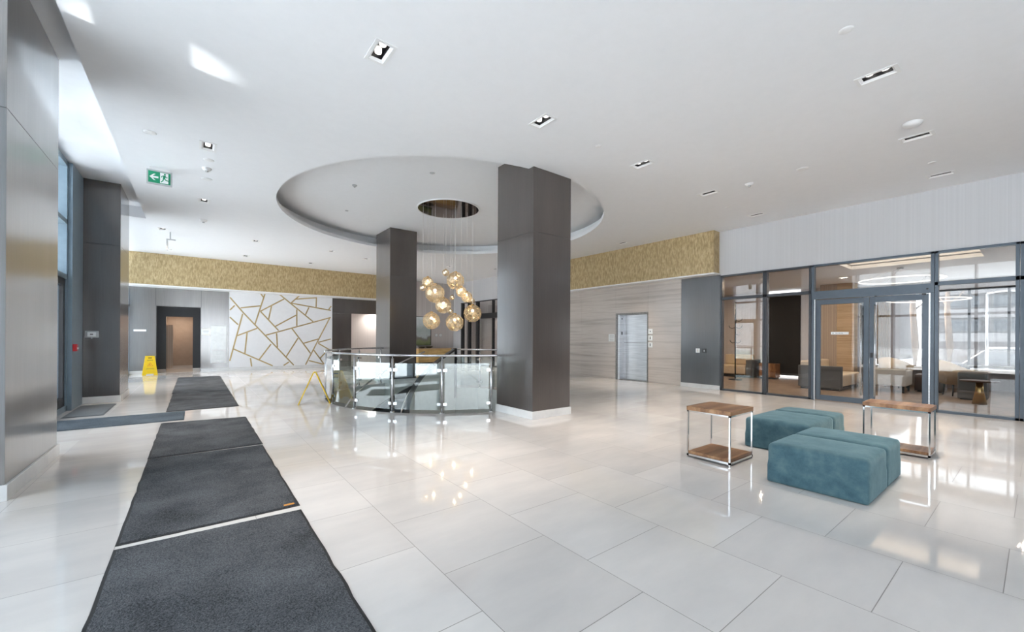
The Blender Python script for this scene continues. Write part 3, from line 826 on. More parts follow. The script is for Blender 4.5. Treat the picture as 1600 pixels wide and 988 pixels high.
def facet_ball(r):
    """faceted ball of pentagons and hexagons (icosahedron with its corners cut)."""
    src = bmesh.new()
    bmesh.ops.create_icosphere(src, subdivisions=1, radius=1.0)
    nb = bmesh.new()
    for e in src.edges:
        a, b = e.verts[0].co, e.verts[1].co
        for t in (1 / 3, 2 / 3):
            nb.verts.new(((a * (1 - t) + b * t).normalized()) * r)
    src.free()
    bmesh.ops.convex_hull(nb, input=nb.verts[:])
    bmesh.ops.dissolve_limit(nb, angle_limit=radians(4), verts=nb.verts[:], edges=nb.edges[:])
    return nb

PEND = [  # u, v, radius px, depth offset (m), name words
    (696.5, 426.3, 5.6, -0.1, 'small gold faceted pendant hanging highest in the cluster'),
    (711.6, 439.0, 14.0, 0.05, 'large gold faceted pendant at the top of the cluster'),
    (668.2, 441.5, 9.0, 0.4, 'medium gold faceted pendant at the upper left of the cluster'),
    (660.6, 450.0, 5.0, -0.25, 'small gold faceted pendant at the far left of the cluster'),
    (679.6, 458.5, 15.0, -0.42, 'large gold faceted pendant at the left middle of the cluster'),
    (720.7, 456.0, 8.6, -0.25, 'medium gold faceted pendant just below the topmost large one'),
    (729.3, 464.3, 8.8, 0.2, 'medium gold faceted pendant at the right of the cluster above the small one'),
    (737.0, 470.2, 5.0, 0.4, 'small gold faceted pendant at the right edge of the cluster'),
    (692.8, 477.5, 12.5, 0.35, 'large gold faceted pendant in the centre of the cluster'),
    (706.5, 465.2, 4.2, 0.4, 'tiny gold faceted pendant in the middle of the cluster'),
    (674.0, 501.4, 13.6, 0.0, 'large gold faceted pendant hanging low at the left'),
    (710.4, 504.2, 14.0, -0.35, 'large gold faceted pendant hanging lowest in the middle'),
    (738.4, 490.0, 13.9, -0.1, 'large gold faceted pendant hanging low at the right'),
    (703.7, 486.8, 4.4, 0.62, 'tiny gold faceted pendant above the lowest one'),
]
base_d = CHX * F_.x + CHY * F_.y
ball_mesh = None
GLOWS = []
for i, (u, v, rp, off, lab) in enumerate(PEND):
    d = base_d + off
    P = (F_ * FPX + R2 * (u - U0) + U2 * (V0 - v)) * (d / FPX) + Vector((0, 0, CH))
    r = rp * d / FPX
    p = empty('pendant_light', P, 0.7 * i); tag(p, lab, 'pendant light', 'gold faceted pendants over the stair')
    if ball_mesh is None:
        nb = facet_ball(1.0)
        bmesh.ops.recalc_face_normals(nb, faces=nb.faces[:])
        ball_mesh = bpy.data.meshes.new('faceted_shade'); nb.to_mesh(ball_mesh); nb.free()
        ball_mesh.materials.append(MATS['etched_gold'])
        wb_ = facet_ball(1.0)
        me2 = bpy.data.meshes.new('facet_edges')
        eb = MB(); eb.bm.free(); eb.bm = bmesh.new()
        for e in wb_.edges:
            eb.bar(e.verts[0].co, e.verts[1].co, 0.026, 0.015, up=e.verts[0].co)
        wb_.free()
        eb.bm.to_mesh(me2); eb.bm.free(); me2.materials.append(MATS['pale_brass'])
        mb_ = MB().lathe([(0, -1), (0.5, -0.87), (0.87, -0.5), (1, 0), (0.87, 0.5), (0.5, 0.87), (0, 1)], (0, 0, 0), 12)
        me3 = bpy.data.meshes.new('bulb'); mb_.bm.to_mesh(me3); mb_.bm.free(); me3.materials.append(MATS['lamp_warm'])
    for nm, me, sc, z in (('faceted_shade', ball_mesh, r, 0), ('facet_edges', me2, r * 1.003, 0), ('bulb', me3, max(0.018, r * 0.17), r * 0.30)):
        o = bpy.data.objects.new(nm, me); COL.objects.link(o); o.parent = p
        o.scale = (sc, sc, sc); o.location = (0, 0, z)
        if nm != 'bulb':
            o.rotation_euler = (0.3 * i, 0.5 * i, 0)
    MB().tube([(0, 0, r * 0.98), (0, 0, 4.4655 - P.z)], 0.0035, 6).build('cord', 'cord_clear', p)
    MB().lathe([(0, r * 0.90), (r * 0.16 + 0.006, r * 0.90), (r * 0.16 + 0.004, r * 1.05), (0, r * 1.06)], (0, 0, 0), 12).build('socket', 'brass', p)
    if rp > 8:
        GLOWS.append((P, r))

# ================================================================== STAIR, RAILING
# guard rail round the opening: front-left run
def polar(a, r=RO + 0.06):
    return (FX0 + r * cos(radians(a)), FY0 + r * sin(radians(a)))

RAILZ = 1.02
def rail_run(label, pts, posts, group, name='stair_railing', wall_end=None, panes=True, post_h=RAILZ, rail_ext=None):
    g = empty(name); tag(g, label, 'railing', group)
    MB().tube([(x, y, RAILZ) for x, y in pts], 0.021, 12).build('handrail', 'steel', g)
    pl = [Vector((x, y, 0)) for x, y in posts]
    for i, p in enumerate(pl):
        po = MB().tube([p + Vector((0, 0, 0.004)), p + Vector((0, 0, RAILZ - 0.055))], 0.021, 12)
        po.tube([p + Vector((0, 0, RAILZ - 0.06)), p + Vector((0, 0, RAILZ - 0.015))], 0.008, 8)
        po.lathe([(0, 0), (0.042, 0), (0.042, 0.012), (0.022, 0.016), (0, 0.016)], (p.x, p.y, 0.001), 20)
        o = po.build('post', 'steel', g)
    for a, b in zip(pl, pl[1:]):
        d = (b - a).normalized(); n = Vector((-d.y, d.x, 0))
        a2, b2 = a + d * 0.045, b - d * 0.045
        pane = MB().plate([a2 + Vector((0, 0, 0.055)) - n * 0.005, b2 + Vector((0, 0, 0.055)) - n * 0.005, b2 + Vector((0, 0, 0.88)) - n * 0.005, a2 + Vector((0, 0, 0.88)) - n * 0.005], n, 0.010).build('glass_panel', 'rail_glass', g)
        for q, s in ((a, 1), (b, -1)):
            for z in (0.16, 0.76):
                MB().bar(q + d * s * 0.02 + Vector((0, 0, z)), q + d * s * 0.085 + Vector((0, 0, z)), 0.026, 0.05).build('clamp', 'chrome', pane)
    return g

front_posts = [(4.31, 6.02), (3.492, 6.374), (2.824, 6.983), (2.398, 7.763), (2.22, 8.60), (2.30, 9.46)]
def cr(points, n=6):
    """smooth curve through plan points."""
    P = [points[0]] + list(points) + [points[-1]]
    out = []
    for i in range(1, len(P) - 2):
        p0, p1, p2, p3 = (Vector(q) for q in P[i - 1:i + 3])
        for k in range(n):
            t = k / n
            out.append(tuple(0.5 * ((2 * p1) + (p2 - p0) * t + (2 * p0 - 5 * p1 + 4 * p2 - p3) * t * t + (3 * p1 - p0 - 3 * p2 + p3) * t ** 3)))
    out.append(tuple(points[-1]))
    return out
rail_run('curved glass railing with steel posts along the front of the stair opening', cr([(4.42, 5.985)] + front_posts), front_posts, None)
back_posts = [(2.42, 9.95), (2.95, 10.78), (3.62, 11.33), (4.34, 11.60)]
rail_run('curved glass railing at the back left of the stair opening by the rear column', cr([(2.30, 9.55)] + back_posts + [(4.43, 11.62)]), back_posts, None)
well_posts = [(5.64, 9.60), (6.10, 9.05), (6.36, 8.15), (6.28, 7.2), (5.72, 6.33)]
rail_run('glass railing at the right of the stair opening, partly hidden by the large column', cr([(5.58, 9.64)] + well_posts + [(5.30, 5.95)][:0]), well_posts, None)
# slab edge lining of the opening
op = MB()
hl = hole + [hole[0]]
for a, b in zip(hl, hl[1:]):
    A, B = Vector((*a, 0)), Vector((*b, 0))
    d = (B - A)
    if d.length < 1e-4: continue
    n = Vector((-d.y, d.x, 0)).normalized() * 0.012
    vs = [op.bm.verts.new(A + Vector((0, 0, -0.004))), op.bm.verts.new(B + Vector((0, 0, -0.004))), op.bm.verts.new(B + Vector((0, 0, -0.75))), op.bm.verts.new(A + Vector((0, 0, -0.75)))]
    op.bm.faces.new(vs)
lin = op.build('trim_3', 'lower_wall')
md = lin.modifiers.new('Solidify', 'SOLIDIFY'); md.thickness = 0.015; md.offset = 0
S(lin, 'pale grey curved edge of the floor round the stair opening', 'trim')

# lower level
S(boxes('floor_lower', 'floor_tile', [((-1, 2.5, -3.7), (11.0, 15, -3.55))]), 'pale floor of the lower level seen down the stair', 'floor')
S(boxes('wall_lower', 'lower_wall', [((-1, 2.4, -3.6), (11.0, 2.5, -0.3)), ((-1, 15, -3.6), (11.0, 15.1, -0.3)), ((-1.1, 2.4, -3.6), (-1, 15.1, -0.3)), ((11.0, 2.4, -3.6), (11.1, 15.1, -0.3))]), 'pale walls of the lower level under the stair', 'wall')

# curved stair
st = empty('curved_staircase', (6.10, 6.60, 0)); tag(st, 'curved dark carpeted stair going down inside the glass railing', 'staircase')
A0, A1, NS, DZ = 101.0, 258.0, 20, -3.55
RI, RT = 2.93, 4.28
def hel(t, r, dz=0.0):
    a = radians(A0 + (A1 - A0) * t)
    return Vector((r * cos(a), r * sin(a), DZ * t + dz))
rise = DZ / NS
for i in range(NS):
    t0, t1 = i / NS, (i + 1) / NS
    z = rise * (i + 1)
    a = [hel(t0 + (t1 - t0) * k / 3, RI) for k in range(4)]; b = [hel(t0 + (t1 - t0) * k / 3, RT) for k in range(4)]
    poly = [(p.x, p.y) for p in a] + [(p.x, p.y) for p in b[::-1]]
    MB().prism(poly, z - 0.17, z).build('step', 'stair_carpet', st)
def ribbon(r, z0, z1, th, nm, mt, t_0=0.0, t_1=1.0):
    m = MB(); k = 60
    prev = None
    for i in range(k + 1):
        t = t_0 + (t_1 - t_0) * i / k
        q = [m.bm.verts.new(hel(t, rr, zz)) for rr, zz in ((r - th / 2, z0), (r + th / 2, z0), (r + th / 2, z1), (r - th / 2, z1))]
        if prev:
            for j in range(4):
                m.bm.faces.new((prev[j], prev[(j + 1) % 4], q[(j + 1) % 4], q[j]))
        else:
            m.bm.faces.new(q)
        prev = q
    m.bm.faces.new(prev[::-1])
    return m.build(nm, mt, st)
ribbon(RI - 0.06, -0.9, 0.99, 0.03, 'guard_wall', 'lower_wall')
ribbon(RI - 0.02, -0.42, 0.99, 0.04, 'guard_lining', 'dark_stringer')
ribbon(RI - 0.04, 0.995, 1.05, 0.10, 'guard_cap', 'dark_stringer')
ribbon(RT + 0.02, -0.42, 0.08, 0.04, 'stringer', 'dark_stringer')
ribbon((RI + RT) / 2, -0.52, -0.40, RT - RI, 'soffit', 'lower_wall')
MB().tube([hel(i / 40, RI + 0.09, 0.88) for i in range(41)], 0.021, 10).build('handrail', 'steel', st)
MB().tube([hel(i / 40, RT - 0.08, 0.92) for i in range(41)], 0.021, 10).build('handrail', 'steel', st)
p = hel(0, RI - 0.04)
boxes('newel', 'black_metal', [((p.x - 0.035, p.y - 0.055, -0.28), (p.x + 0.035, p.y + 0.055, 1.055))], st)

# ================================================================== FLOOR MATS
def mat_rug(name, x0, x1, y0, y1, mt, label, group=None, wav=0.004, skew=(0, 0, 0, 0), edge='rubber_black', cat='floor mat'):
    r = empty(name, ((x0 + x1) / 2, (y0 + y1) / 2, 0)); tag(r, label, cat, group)
    hx, hy = (x1 - x0) / 2, (y1 - y0) / 2
    def outline(ix, n=18):
        pts = []
        cs = [(-hx + ix, -hy + ix + skew[0]), (hx - ix, -hy + ix + skew[1]), (hx - ix, hy - ix + skew[2]), (-hx + ix, hy - ix + skew[3])]
        for k in range(4):
            a, b = cs[k], cs[(k + 1) % 4]
            for j in range(n):
                t = j / n
                w = wav * (sin(9 * t * pi + k) + 0.6 * sin(23 * t * pi + 2 * k)) * (1 if k in (1, 3) else 0.4) * sin(pi * t)
                nx, ny = (b[1] - a[1]), -(b[0] - a[0])
                l = hypot(nx, ny)
                pts.append((a[0] + (b[0] - a[0]) * t + nx / l * w, a[1] + (b[1] - a[1]) * t + ny / l * w))
        return pts
    MB().prism(outline(0.0), 0.0005, 0.005).build('rubber_border', edge, r)
    MB().prism(outline(0.018), 0.005, 0.011).build('pile', mt, r)
    return r

MG = 'charcoal mats laid in a row'
mA = mat_rug('floor_mat', -0.40, 0.665, 1.30, 3.46, 'mat_charcoal', 'charcoal entrance mat nearest the viewer, cut by the bottom edge', MG, skew=(0, 0, 0, 0.03))
mB = mat_rug('floor_mat', -0.40, 0.675, 3.55, 5.79, 'mat_charcoal', 'charcoal entrance mat with a small orange corner tag, second in the row', MG, skew=(0.0, 0.0, 0, 0.03))
boxes('corner_tag', 'tag_orange', [((0.43, -1.085, 0.0112), (0.505, -1.055, 0.0125))], mB)
mC = mat_rug('floor_mat', -0.405, 0.685, 5.85, 8.02, 'mat_charcoal', 'charcoal entrance mat touching the bluish entrance strip, third in the row', MG, skew=(0, 0, -0.05, 0.08))
mat_rug('floor_mat', -0.40, 0.685, 9.28, 12.02, 'mat_charcoal', 'charcoal entrance mat just beyond the bluish entrance strip', MG)
mat_rug('floor_mat', -0.42, 0.685, 12.05, 16.6, 'mat_charcoal', 'charcoal entrance mat farthest back toward the doorway', MG)
mat_rug('floor_mat', -1.93, -0.13, 8.26, 9.2, 'mat_slate', 'bluish slate strip mat running from the entrance to the mat row', None, 0.003, edge='mat_slate')
mat_rug('floor_mat', -1.72, -1.22, 9.5, 10.95, 'mat_grey', 'small light grey mat at the foot of the second left column', None, 0.002, edge='mat_grey')

# ================================================================== OTTOMANS, SIDE TABLES
def soft_box(x0, x1, y0, y1, z0, z1, r=0.045):
    """upholstered block: rounded edges, slightly crowned top."""
    bm = bmesh.new()
    n = 10
    hx, hy, hz = (x1 - x0) / 2, (y1 - y0) / 2, (z1 - z0) / 2
    bmesh.ops.create_cube(bm, size=2.0)
    bmesh.ops.subdivide_edges(bm, edges=bm.edges[:], cuts=n, use_grid_fill=True)
    for v in bm.verts:
        p = Vector((v.co.x, v.co.y, v.co.z))
        # concentrate the grid near edges
        q = Vector([math.copysign(1 - (1 - abs(c)) ** 1.7, c) for c in p])
        P = Vector((q.x * hx, q.y * hy, q.z * hz))
        rb = r if P.z > 0 else r * 0.4
        inner = Vector((max(-hx + rb, min(hx - rb, P.x)), max(-hy + rb, min(hy - rb, P.y)), max(-hz + rb, min(hz - rb, P.z))))
        d = P - inner
        if d.length > 1e-6:
            d = d.normalized() * rb
        P2 = inner + d
        if P2.z > hz * 0.8:
            P2.z += 0.010 * (1 - (P2.x / hx) ** 2) * (1 - (P2.y / hy) ** 2)
        v.co = P2 + Vector(((x0 + x1) / 2, (y0 + y1) / 2, (z0 + z1) / 2))
    for f in bm.faces: f.smooth = True
    return bm

def ottoman(x0, x1, y0, y1, h, split, label):
    r = empty('ottoman', ((x0 + x1) / 2, (y0 + y1) / 2, 0)); tag(r, label, 'ottoman', 'teal velvet ottomans')
    ox, oy = r.location.x, r.location.y
    for a, b in ((x0, split - 0.003), (split + 0.003, x1)):
        bm = soft_box(a - ox, b - ox, y0 - oy, y1 - oy, 0.003, h - 0.004)
        m = MB(); m.bm.free(); m.bm = bm
        o = m.build('cushion_block', 'teal_velvet', r, fix=False)
    return r
ottoman(4.345, 5.61, 0.83, 1.565, 0.372, 5.02, 'teal velvet ottoman nearest the viewer')
ottoman(5.55, 6.93, 1.57, 2.25, 0.372, 6.46, 'teal velvet ottoman behind, between the two side tables')

def side_table(cx, cy, lx, ly, h, label):
    r = empty('side_table', (cx, cy, 0)); tag(r, label, 'side table', 'walnut and steel side tables')
    X, Y = lx / 2, ly / 2
    MB().box((-X - 0.004, -Y - 0.004, h - 0.045), (X + 0.004, Y + 0.004, h)).build('table_top', 'walnut', r, 0.002)
    boxes('shelf', 'walnut', [((-X + 0.012, -Y + 0.012, 0.045), (X - 0.012, Y - 0.012, 0.075))], r, 0.002)
    s = 0.0075
    for sx in (-1, 1):
        for sy in (-1, 1):
            x, y = sx * (X - s), sy * (Y - s)
            boxes('leg', 'chrome', [((x - s, y - s, 0.001), (x + s, y + s, h - 0.045))], r)
    boxes('lower_rail', 'chrome', [((-X, -Y, 0.022), (X, -Y + 0.02, 0.045)), ((-X, Y - 0.02, 0.022), (X, Y, 0.045)), ((-X, -Y, 0.022), (-X + 0.02, Y, 0.045)), ((X - 0.02, -Y, 0.022), (X, Y, 0.045))], r)
    boxes('upper_rail', 'chrome', [((-X, -Y, h - 0.062), (X, -Y + 0.02, h - 0.045)), ((-X, Y - 0.02, h - 0.062), (X, Y, h - 0.045)), ((-X, -Y, h - 0.062), (-X + 0.02, Y, h - 0.045)), ((X - 0.02, -Y, h - 0.062), (X, Y, h - 0.045))], r)
    return r
side_table(4.76, 2.19, 0.555, 0.47, 0.582, 'walnut topped steel side table left of the teal ottomans')
side_table(6.80, 1.03, 0.40, 0.58, 0.582, 'walnut topped steel side table behind the near ottoman, in front of the glass door')

# ================================================================== WET FLOOR SIGNS
def wet_sign(x, y, rz, label, spread=0.27, h=0.63, w=0.30):
    r = empty('wet_floor_sign', (x, y, 0), rz); tag(r, label, 'floor sign', 'yellow wet floor signs')
    for s in (-1, 1):
        nrm = Vector((0, s * h, spread)).normalized()
        def P(u, t, off=0.0):   # u across, t 0..1 up the panel
            return Vector((u, s * (spread * (1 - t) + 0.008), h * t)) + nrm * off
        b = MB()
        w0, w1 = w / 2, w / 2 * 0.62
        foot = [P(-w0, 0.0), P(-w0 * 0.55, 0.0), P(-w0 * 0.45, 0.07), P(w0 * 0.45, 0.07), P(w0 * 0.55, 0.0), P(w0, 0.0), P(w1, 0.985), P(w1 * 0.8, 1.0), P(-w1 * 0.8, 1.0), P(-w1, 0.985)]
        b.plate(foot, nrm, 0.020)
        pn = b.build('panel', 'sign_yellow', r, 0.003)
        sg = MB()
        o = 0.0205
        def line(a, c, wd):
            A, C = P(*a, o), P(*c, o)
            sg.bar(A, C, wd, 0.002, up=nrm)
        tri = [(0.0, 0.66), (-0.075, 0.47), (0.075, 0.47)]
        for a, c in zip(tri, tri[1:] + tri[:1]): line(a, c, 0.008)
        line((0.0, 0.60), (-0.02, 0.53), 0.012); line((-0.02, 0.53), (0.03, 0.495), 0.010); line((-0.015, 0.55), (0.028, 0.555), 0.008); line((-0.02, 0.53), (-0.035, 0.49), 0.010)
        sg.build('warning_symbol', 'sign_red', pn)
        hd = MB()
        A, C = P(-0.05, 0.90, o), P(0.05, 0.90, o)
        hd.bar(A, C, 0.028, 0.002, up=nrm)
        hd.build('grip_slot', 'black_metal', pn)
        ws = MB()
        for t, hw, wd in ((0.775, 0.075, 0.040), (0.375, 0.085, 0.010), (0.325, 0.105, 0.022)):
            ws.bar(P(-hw, t, o), P(hw, t, o), wd, 0.002, up=nrm)
        ws.build('faded_wording', 'sign_olive', pn)
    MB().tube([Vector((-w * 0.31, 0, h)), Vector((w * 0.31, 0, h))], 0.010, 10).build('hinge', 'sign_yellow', r)
    return r
wet_sign(-1.22, 18.35, 0.10, 'yellow wet floor sign standing by the back wall next to the doorway', spread=0.2, h=0.64, w=0.40)
wet_sign(1.93, 8.80, 1.33, 'yellow wet floor sign seen edge-on beside the glass railing', spread=0.27, h=0.63, w=0.32)

# ================================================================== ELEVATOR
el = empty('elevator', (XR, 7.82, 0)); tag(el, 'stainless steel elevator entrance in the pale stone wall', 'elevator')
boxes('door_frame', 'dark_steel', [((-0.012, 0.545, 0.0), (0.30, 0.60, 2.16)), ((-0.012, -0.60, 0.0), (0.30, -0.565, 2.16)), ((-0.012, -0.565, 2.11), (0.30, 0.545, 2.16))], el, 0.003)
boxes('jamb', 'brushed_steel', [((0.02, 0.46, 0.0), (0.30, 0.545, 2.11))], el, 0.002)
boxes('door_panel', 'brushed_steel', [((0.26, -0.565, 0.01), (0.28, 0.46, 2.11))], el)
boxes('seam', 'dark_steel', [((0.256, 0.36, 0.01), (0.2598, 0.366, 2.11)), ((0.256, -0.565, 1.20), (0.2598, 0.46, 1.212))], el)
boxes('sill', 'dark_steel', [((0.0, -0.565, 0.0), (0.26, 0.50, 0.010))], el)
boxes('floor_marker', 'black_metal', [((0.11, 0.453, 1.46), (0.17, 0.4595, 1.56))], el)
boxes('sensor', 'black_metal', [((0.12, 0.453, 1.96), (0.16, 0.4595, 2.01))], el)
for k, (z, lb) in enumerate(((1.56, 'top one of the three white elevator button plates'), (1.36, 'middle one of the three white elevator button plates'), (1.15, 'bottom one of the three white elevator button plates'))):
    b = empty('call_switch', (XR, 7.14, z)); tag(b, lb, 'button plate', 'elevator button plates')
    boxes('plate', 'sign_white', [((-0.012, -0.075, -0.078), (-0.0005, 0.075, 0.078))], b, 0.003)
    bt = MB()
    for dz in ((0.0,) if k == 0 else (0.022, -0.022)):
        bt.box((-0.018, -0.016, dz - 0.014), (-0.011, 0.016, dz + 0.014))
    bt.build('button', 'black_metal', b)
sp_ = empty('notice_sign', (XR, 8.58, 1.36)); tag(sp_, 'white notice plate on the stone wall left of the elevator', 'notice')
boxes('plate', 'sign_white', [((-0.008, -0.12, -0.12), (-0.0005, 0.12, 0.12))], sp_)
ln = MB()
for z in (0.075, 0.03, -0.01, -0.05, -0.085):
    ln.box((-0.0095, -0.09, z - 0.006), (-0.008, 0.08, z + 0.006))
ln.build('printed_lines', 'sign_grey', sp_)

# wall controls
sw = empty('wall_switch', (XR, 5.68, 1.02)); tag(sw, 'white switch plate on the charcoal veneer panel', 'switch')
boxes('plate', 'sign_white', [((-0.010, -0.055, -0.06), (-0.0005, 0.055, 0.06))], sw, 0.003)
boxes('rocker', 'plastic_ivory', [((-0.014, -0.018, -0.032), (-0.010, 0.018, 0.032))], sw)
sw2 = empty('wall_switch', (XR, 5.50, 1.02)); tag(sw2, 'black switch plate beside the white one on the charcoal panel', 'switch')
boxes('plate', 'black_metal', [((-0.010, -0.055, -0.055), (-0.0005, 0.055, 0.055))], sw2, 0.003)
boxes('rocker', 'sign_grey', [((-0.014, -0.014, -0.026), (-0.010, 0.014, 0.026))], sw2)

th = empty('thermostat', (-1.62, 11.3, 1.365)); tag(th, 'white thermostat in a clear guard on the second left column', 'thermostat')
boxes('guard', 'sign_grey', [((-0.098, -0.03, -0.065), (0.098, -0.0005, 0.065))], th, 0.004)
boxes('cover', 'sign_white', [((-0.062, -0.045, -0.045), (0.062, -0.0305, 0.045))], th, 0.012)
boxes('display', 'ink_grey', [((-0.022, -0.0475, -0.012), (0.02, -0.0455, 0.012))], th)
boxes('lock', 'chrome', [((-0.012, -0.038, -0.080), (0.012, -0.02, -0.066))], th)
al = empty('fire_alarm_switch', (XL + 0.20, 10.52, 1.12)); tag(al, 'red fire alarm pull box on the blue-grey entrance jamb', 'fire alarm')
boxes('body', 'alarm_red', [((0.0005, -0.06, -0.065), (0.055, 0.06, 0.065))], al, 0.006)
boxes('pull_bar', 'sign_white', [((0.055, -0.04, -0.03), (0.066, 0.04, 0.005))], al, 0.003)

# back wall plates
pb = empty('name_sign', (-1.53, YB, 1.525)); tag(pb, 'slim white name plate on the back wall above the wet floor sign', 'name plate')
boxes('plate', 'sign_white', [((-0.165, -0.010, -0.032), (0.165, -0.0005, 0.032))], pb)
rp_ = empty('room_sign', (0.335, YB, 1.50)); tag(rp_, 'pale sign plate on the back wall right of the doorway', 'room sign')
boxes('plate', 'sign_white', [((-0.14, -0.010, -0.10), (0.14, -0.0005, 0.10))], rp_)
boxes('border_band', 'plastic_ivory', [((-0.14, -0.012, 0.10), (0.14, -0.0005, 0.125)), ((-0.14, -0.012, -0.125), (0.14, -0.0005, -0.10))], rp_)
boxes('printed_lines', 'sign_grey', [((-0.09, -0.0115, 0.01), (0.09, -0.010, 0.03)), ((-0.07, -0.0115, -0.04), (0.07, -0.010, -0.025))], rp_)
cb_ = empty('wall_cabinet', (0.73, YB, 1.02)); tag(cb_, 'tall white flush wall cabinet between the doorway and the mural', 'wall cabinet')
boxes('cabinet_frame', 'plastic_white', [((-0.255, -0.03, -0.71), (0.255, -0.0005, 0.71))], cb_, 0.004)
boxes('door', 'sign_white', [((-0.235, -0.036, -0.19), (0.235, -0.031, 0.69))], cb_)
cdr = boxes('door', 'plastic_white', [((-0.235, -0.034, -0.69), (0.235, -0.031, -0.20))], cb_)
cdr_l = MB()
for k in range(11):
    z = -0.66 + k * 0.04
    cdr_l.bar((-0.20, -0.037, z), (0.20, -0.037, z), 0.012, 0.022, up=(0, -0.5, 1))
cdr_l.build('louvre', 'sign_white', cdr)
for (x, lb) in ((10.03, 'left socket plate on the far blush wall'), (10.27, 'right socket plate on the far blush wall')):
    s_ = empty('socket_plate', (x, YB, 1.45)); tag(s_, lb, 'socket', 'socket plates on the far wall')
    boxes('plate', 'sign_grey', [((-0.085, -0.012, -0.085), (0.085, -0.0005, 0.085))], s_, 0.004)
    boxes('insert', 'sign_white', [((-0.05, -0.016, -0.05), (0.05, -0.012, 0.05))], s_)
    boxes('button', 'black_metal', [((-0.016, -0.019, -0.016), (0.016, -0.016, 0.016))], s_)

# credenza, bowls and picture at the far wall
cd = empty('credenza', (9.9, YB - 0.25, 0)); tag(cd, 'golden oak credenza against the far wall under the picture', 'credenza')
boxes('carcass', 'oak_gold', [((-1.1, -0.22, 0.08), (1.0, 0.225, 0.74))], cd, 0.004)
boxes('top', 'oak_pale', [((-1.12, -0.24, 0.74), (1.02, 0.23, 0.785))], cd, 0.004)
boxes('plinth', 'black_metal', [((-1.05, -0.18, 0.0), (0.95, 0.2, 0.08))], cd)
for k in range(4):
    dd = boxes('door', 'oak_gold', [((-1.09 + k * 0.52, -0.238, 0.10), (-0.58 + k * 0.52, -0.22, 0.73))], cd, 0.003)
    boxes('handle', 'black_metal', [((-0.64 + k * 0.52, -0.252, 0.36), (-0.625 + k * 0.52, -0.238, 0.50))], dd)
for x, lb in ((9.08, 'left dark bowl on the oak credenza'), (9.48, 'right dark bowl on the oak credenza')):
    b = MB().lathe([(0, 0.004), (0.10, 0.0), (0.17, 0.05), (0.20, 0.10), (0.185, 0.10), (0.155, 0.055), (0.09, 0.02), (0, 0.018)], (0, 0, 0), 28).build('bowl', 'bowl_brown')
    b.location = (x, YB - 0.27, 0.786); tag(b, lb, 'bowl', 'bowls on the credenza')
pc = empty('framed_picture', (9.05, YB, 1.66)); tag(pc, 'framed landscape picture above the credenza', 'picture')
boxes('picture_frame', 'black_metal', [((-0.66, -0.04, -0.74), (0.66, -0.0005, -0.71)), ((-0.66, -0.04, 0.71), (0.66, -0.0005, 0.74)), ((-0.66, -0.04, -0.71), (-0.63, -0.0005, 0.71)), ((0.63, -0.04, -0.71), (0.66, -0.0005, 0.71))], pc)
boxes('print', 'canvas', [((-0.63, -0.03, -0.71), (0.63, -0.002, 0.71))], pc)

# ================================================================== LOUNGE FURNITURE
def tub_chair(x, y, rz, label, mt='beige_fabric', w=0.62, h=0.86):
    r = empty('tub_chair', (x, y, 0), rz); tag(r, label, 'armchair', 'beige chairs in the lounge')
    m = MB()
    pts = []
    for i in range(13):
        a = radians(-20 + 220 * i / 12)
        pts.append((a, 0.5 * w, h - 0.20 + 0.20 * max(0, sin(a))))
    for s0, s1 in zip(pts, pts[1:]):
        vs = []
        for (a, rr, hh) in (s0, s1):
            for rad, z in ((rr, 0.30), (rr + 0.06, hh), (rr - 0.02, hh), (rr - 0.08, 0.40)):
                vs.append(m.bm.verts.new((rad * cos(a), rad * sin(a), z)))
        for q in ((0, 1, 5, 4), (1, 2, 6, 5), (2, 3, 7, 6), (3, 0, 4, 7)):
            m.bm.faces.new([vs[i] for i in q])
    bmesh.ops.remove_doubles(m.bm, verts=m.bm.verts[:], dist=0.0005)
    for f in m.bm.faces: f.smooth = True
    m.build('backrest', mt, r)
    MB().lathe([(0, 0.28), (w * 0.42, 0.28), (w * 0.45, 0.34), (w * 0.43, 0.43), (0, 0.45)], (0, 0, 0), 24).build('seat', mt, r)
    for a in (45, 135, 225, 315):
        x_, y_ = w * 0.33 * cos(radians(a)), w * 0.33 * sin(radians(a))
        MB().tube([(x_ * 1.15, y_ * 1.15, 0.001), (x_, y_, 0.29)], [0.012, 0.02], 8).build('leg', 'black_metal', r)
    return r
tub_chair(15.75, 2.45, 1.2, 'beige tub chair seen through the right door leaf')
tub_chair(14.75, 1.22, 0.6, 'beige tub chair seen just right of the glass double door')

sf = empty('lounge_sofa', (13.35, 3.10, 0)); tag(sf, 'beige sofa with a grey end panel seen through the left door leaf', 'sofa')
boxes('seat', 'beige_fabric', [((0.16, 0.0, 0.10), (1.9, 0.85, 0.42))], sf, 0.04)
boxes('arm', 'grey_fabric', [((0.0, 0.0, 0.06), (0.15, 0.95, 0.64))], sf, 0.02)
boxes('backrest', 'beige_fabric', [((0.16, 0.72, 0.42), (1.9, 0.95, 0.76))], sf, 0.04)
boxes('base', 'black_metal', [((0.05, 0.05, 0.0), (1.85, 0.9, 0.06))], sf)
s2 = empty('lounge_sofa', (15.2, 6.15, 0)); tag(s2, 'beige sofa seen through the narrow storefront window', 'sofa')
boxes('seat', 'beige_fabric', [((0.0, 0.0, 0.10), (0.8, 0.95, 0.42))], s2, 0.04)
boxes('backrest', 'beige_fabric', [((0.6, 0.0, 0.42), (0.82, 0.95, 0.78))], s2, 0.04)
boxes('arm', 'grey_fabric', [((0.0, -0.18, 0.05), (0.82, -0.01, 0.62))], s2, 0.02)
boxes('base', 'black_metal', [((0.05, 0.05, 0.0), (0.75, 0.9, 0.10))], s2)
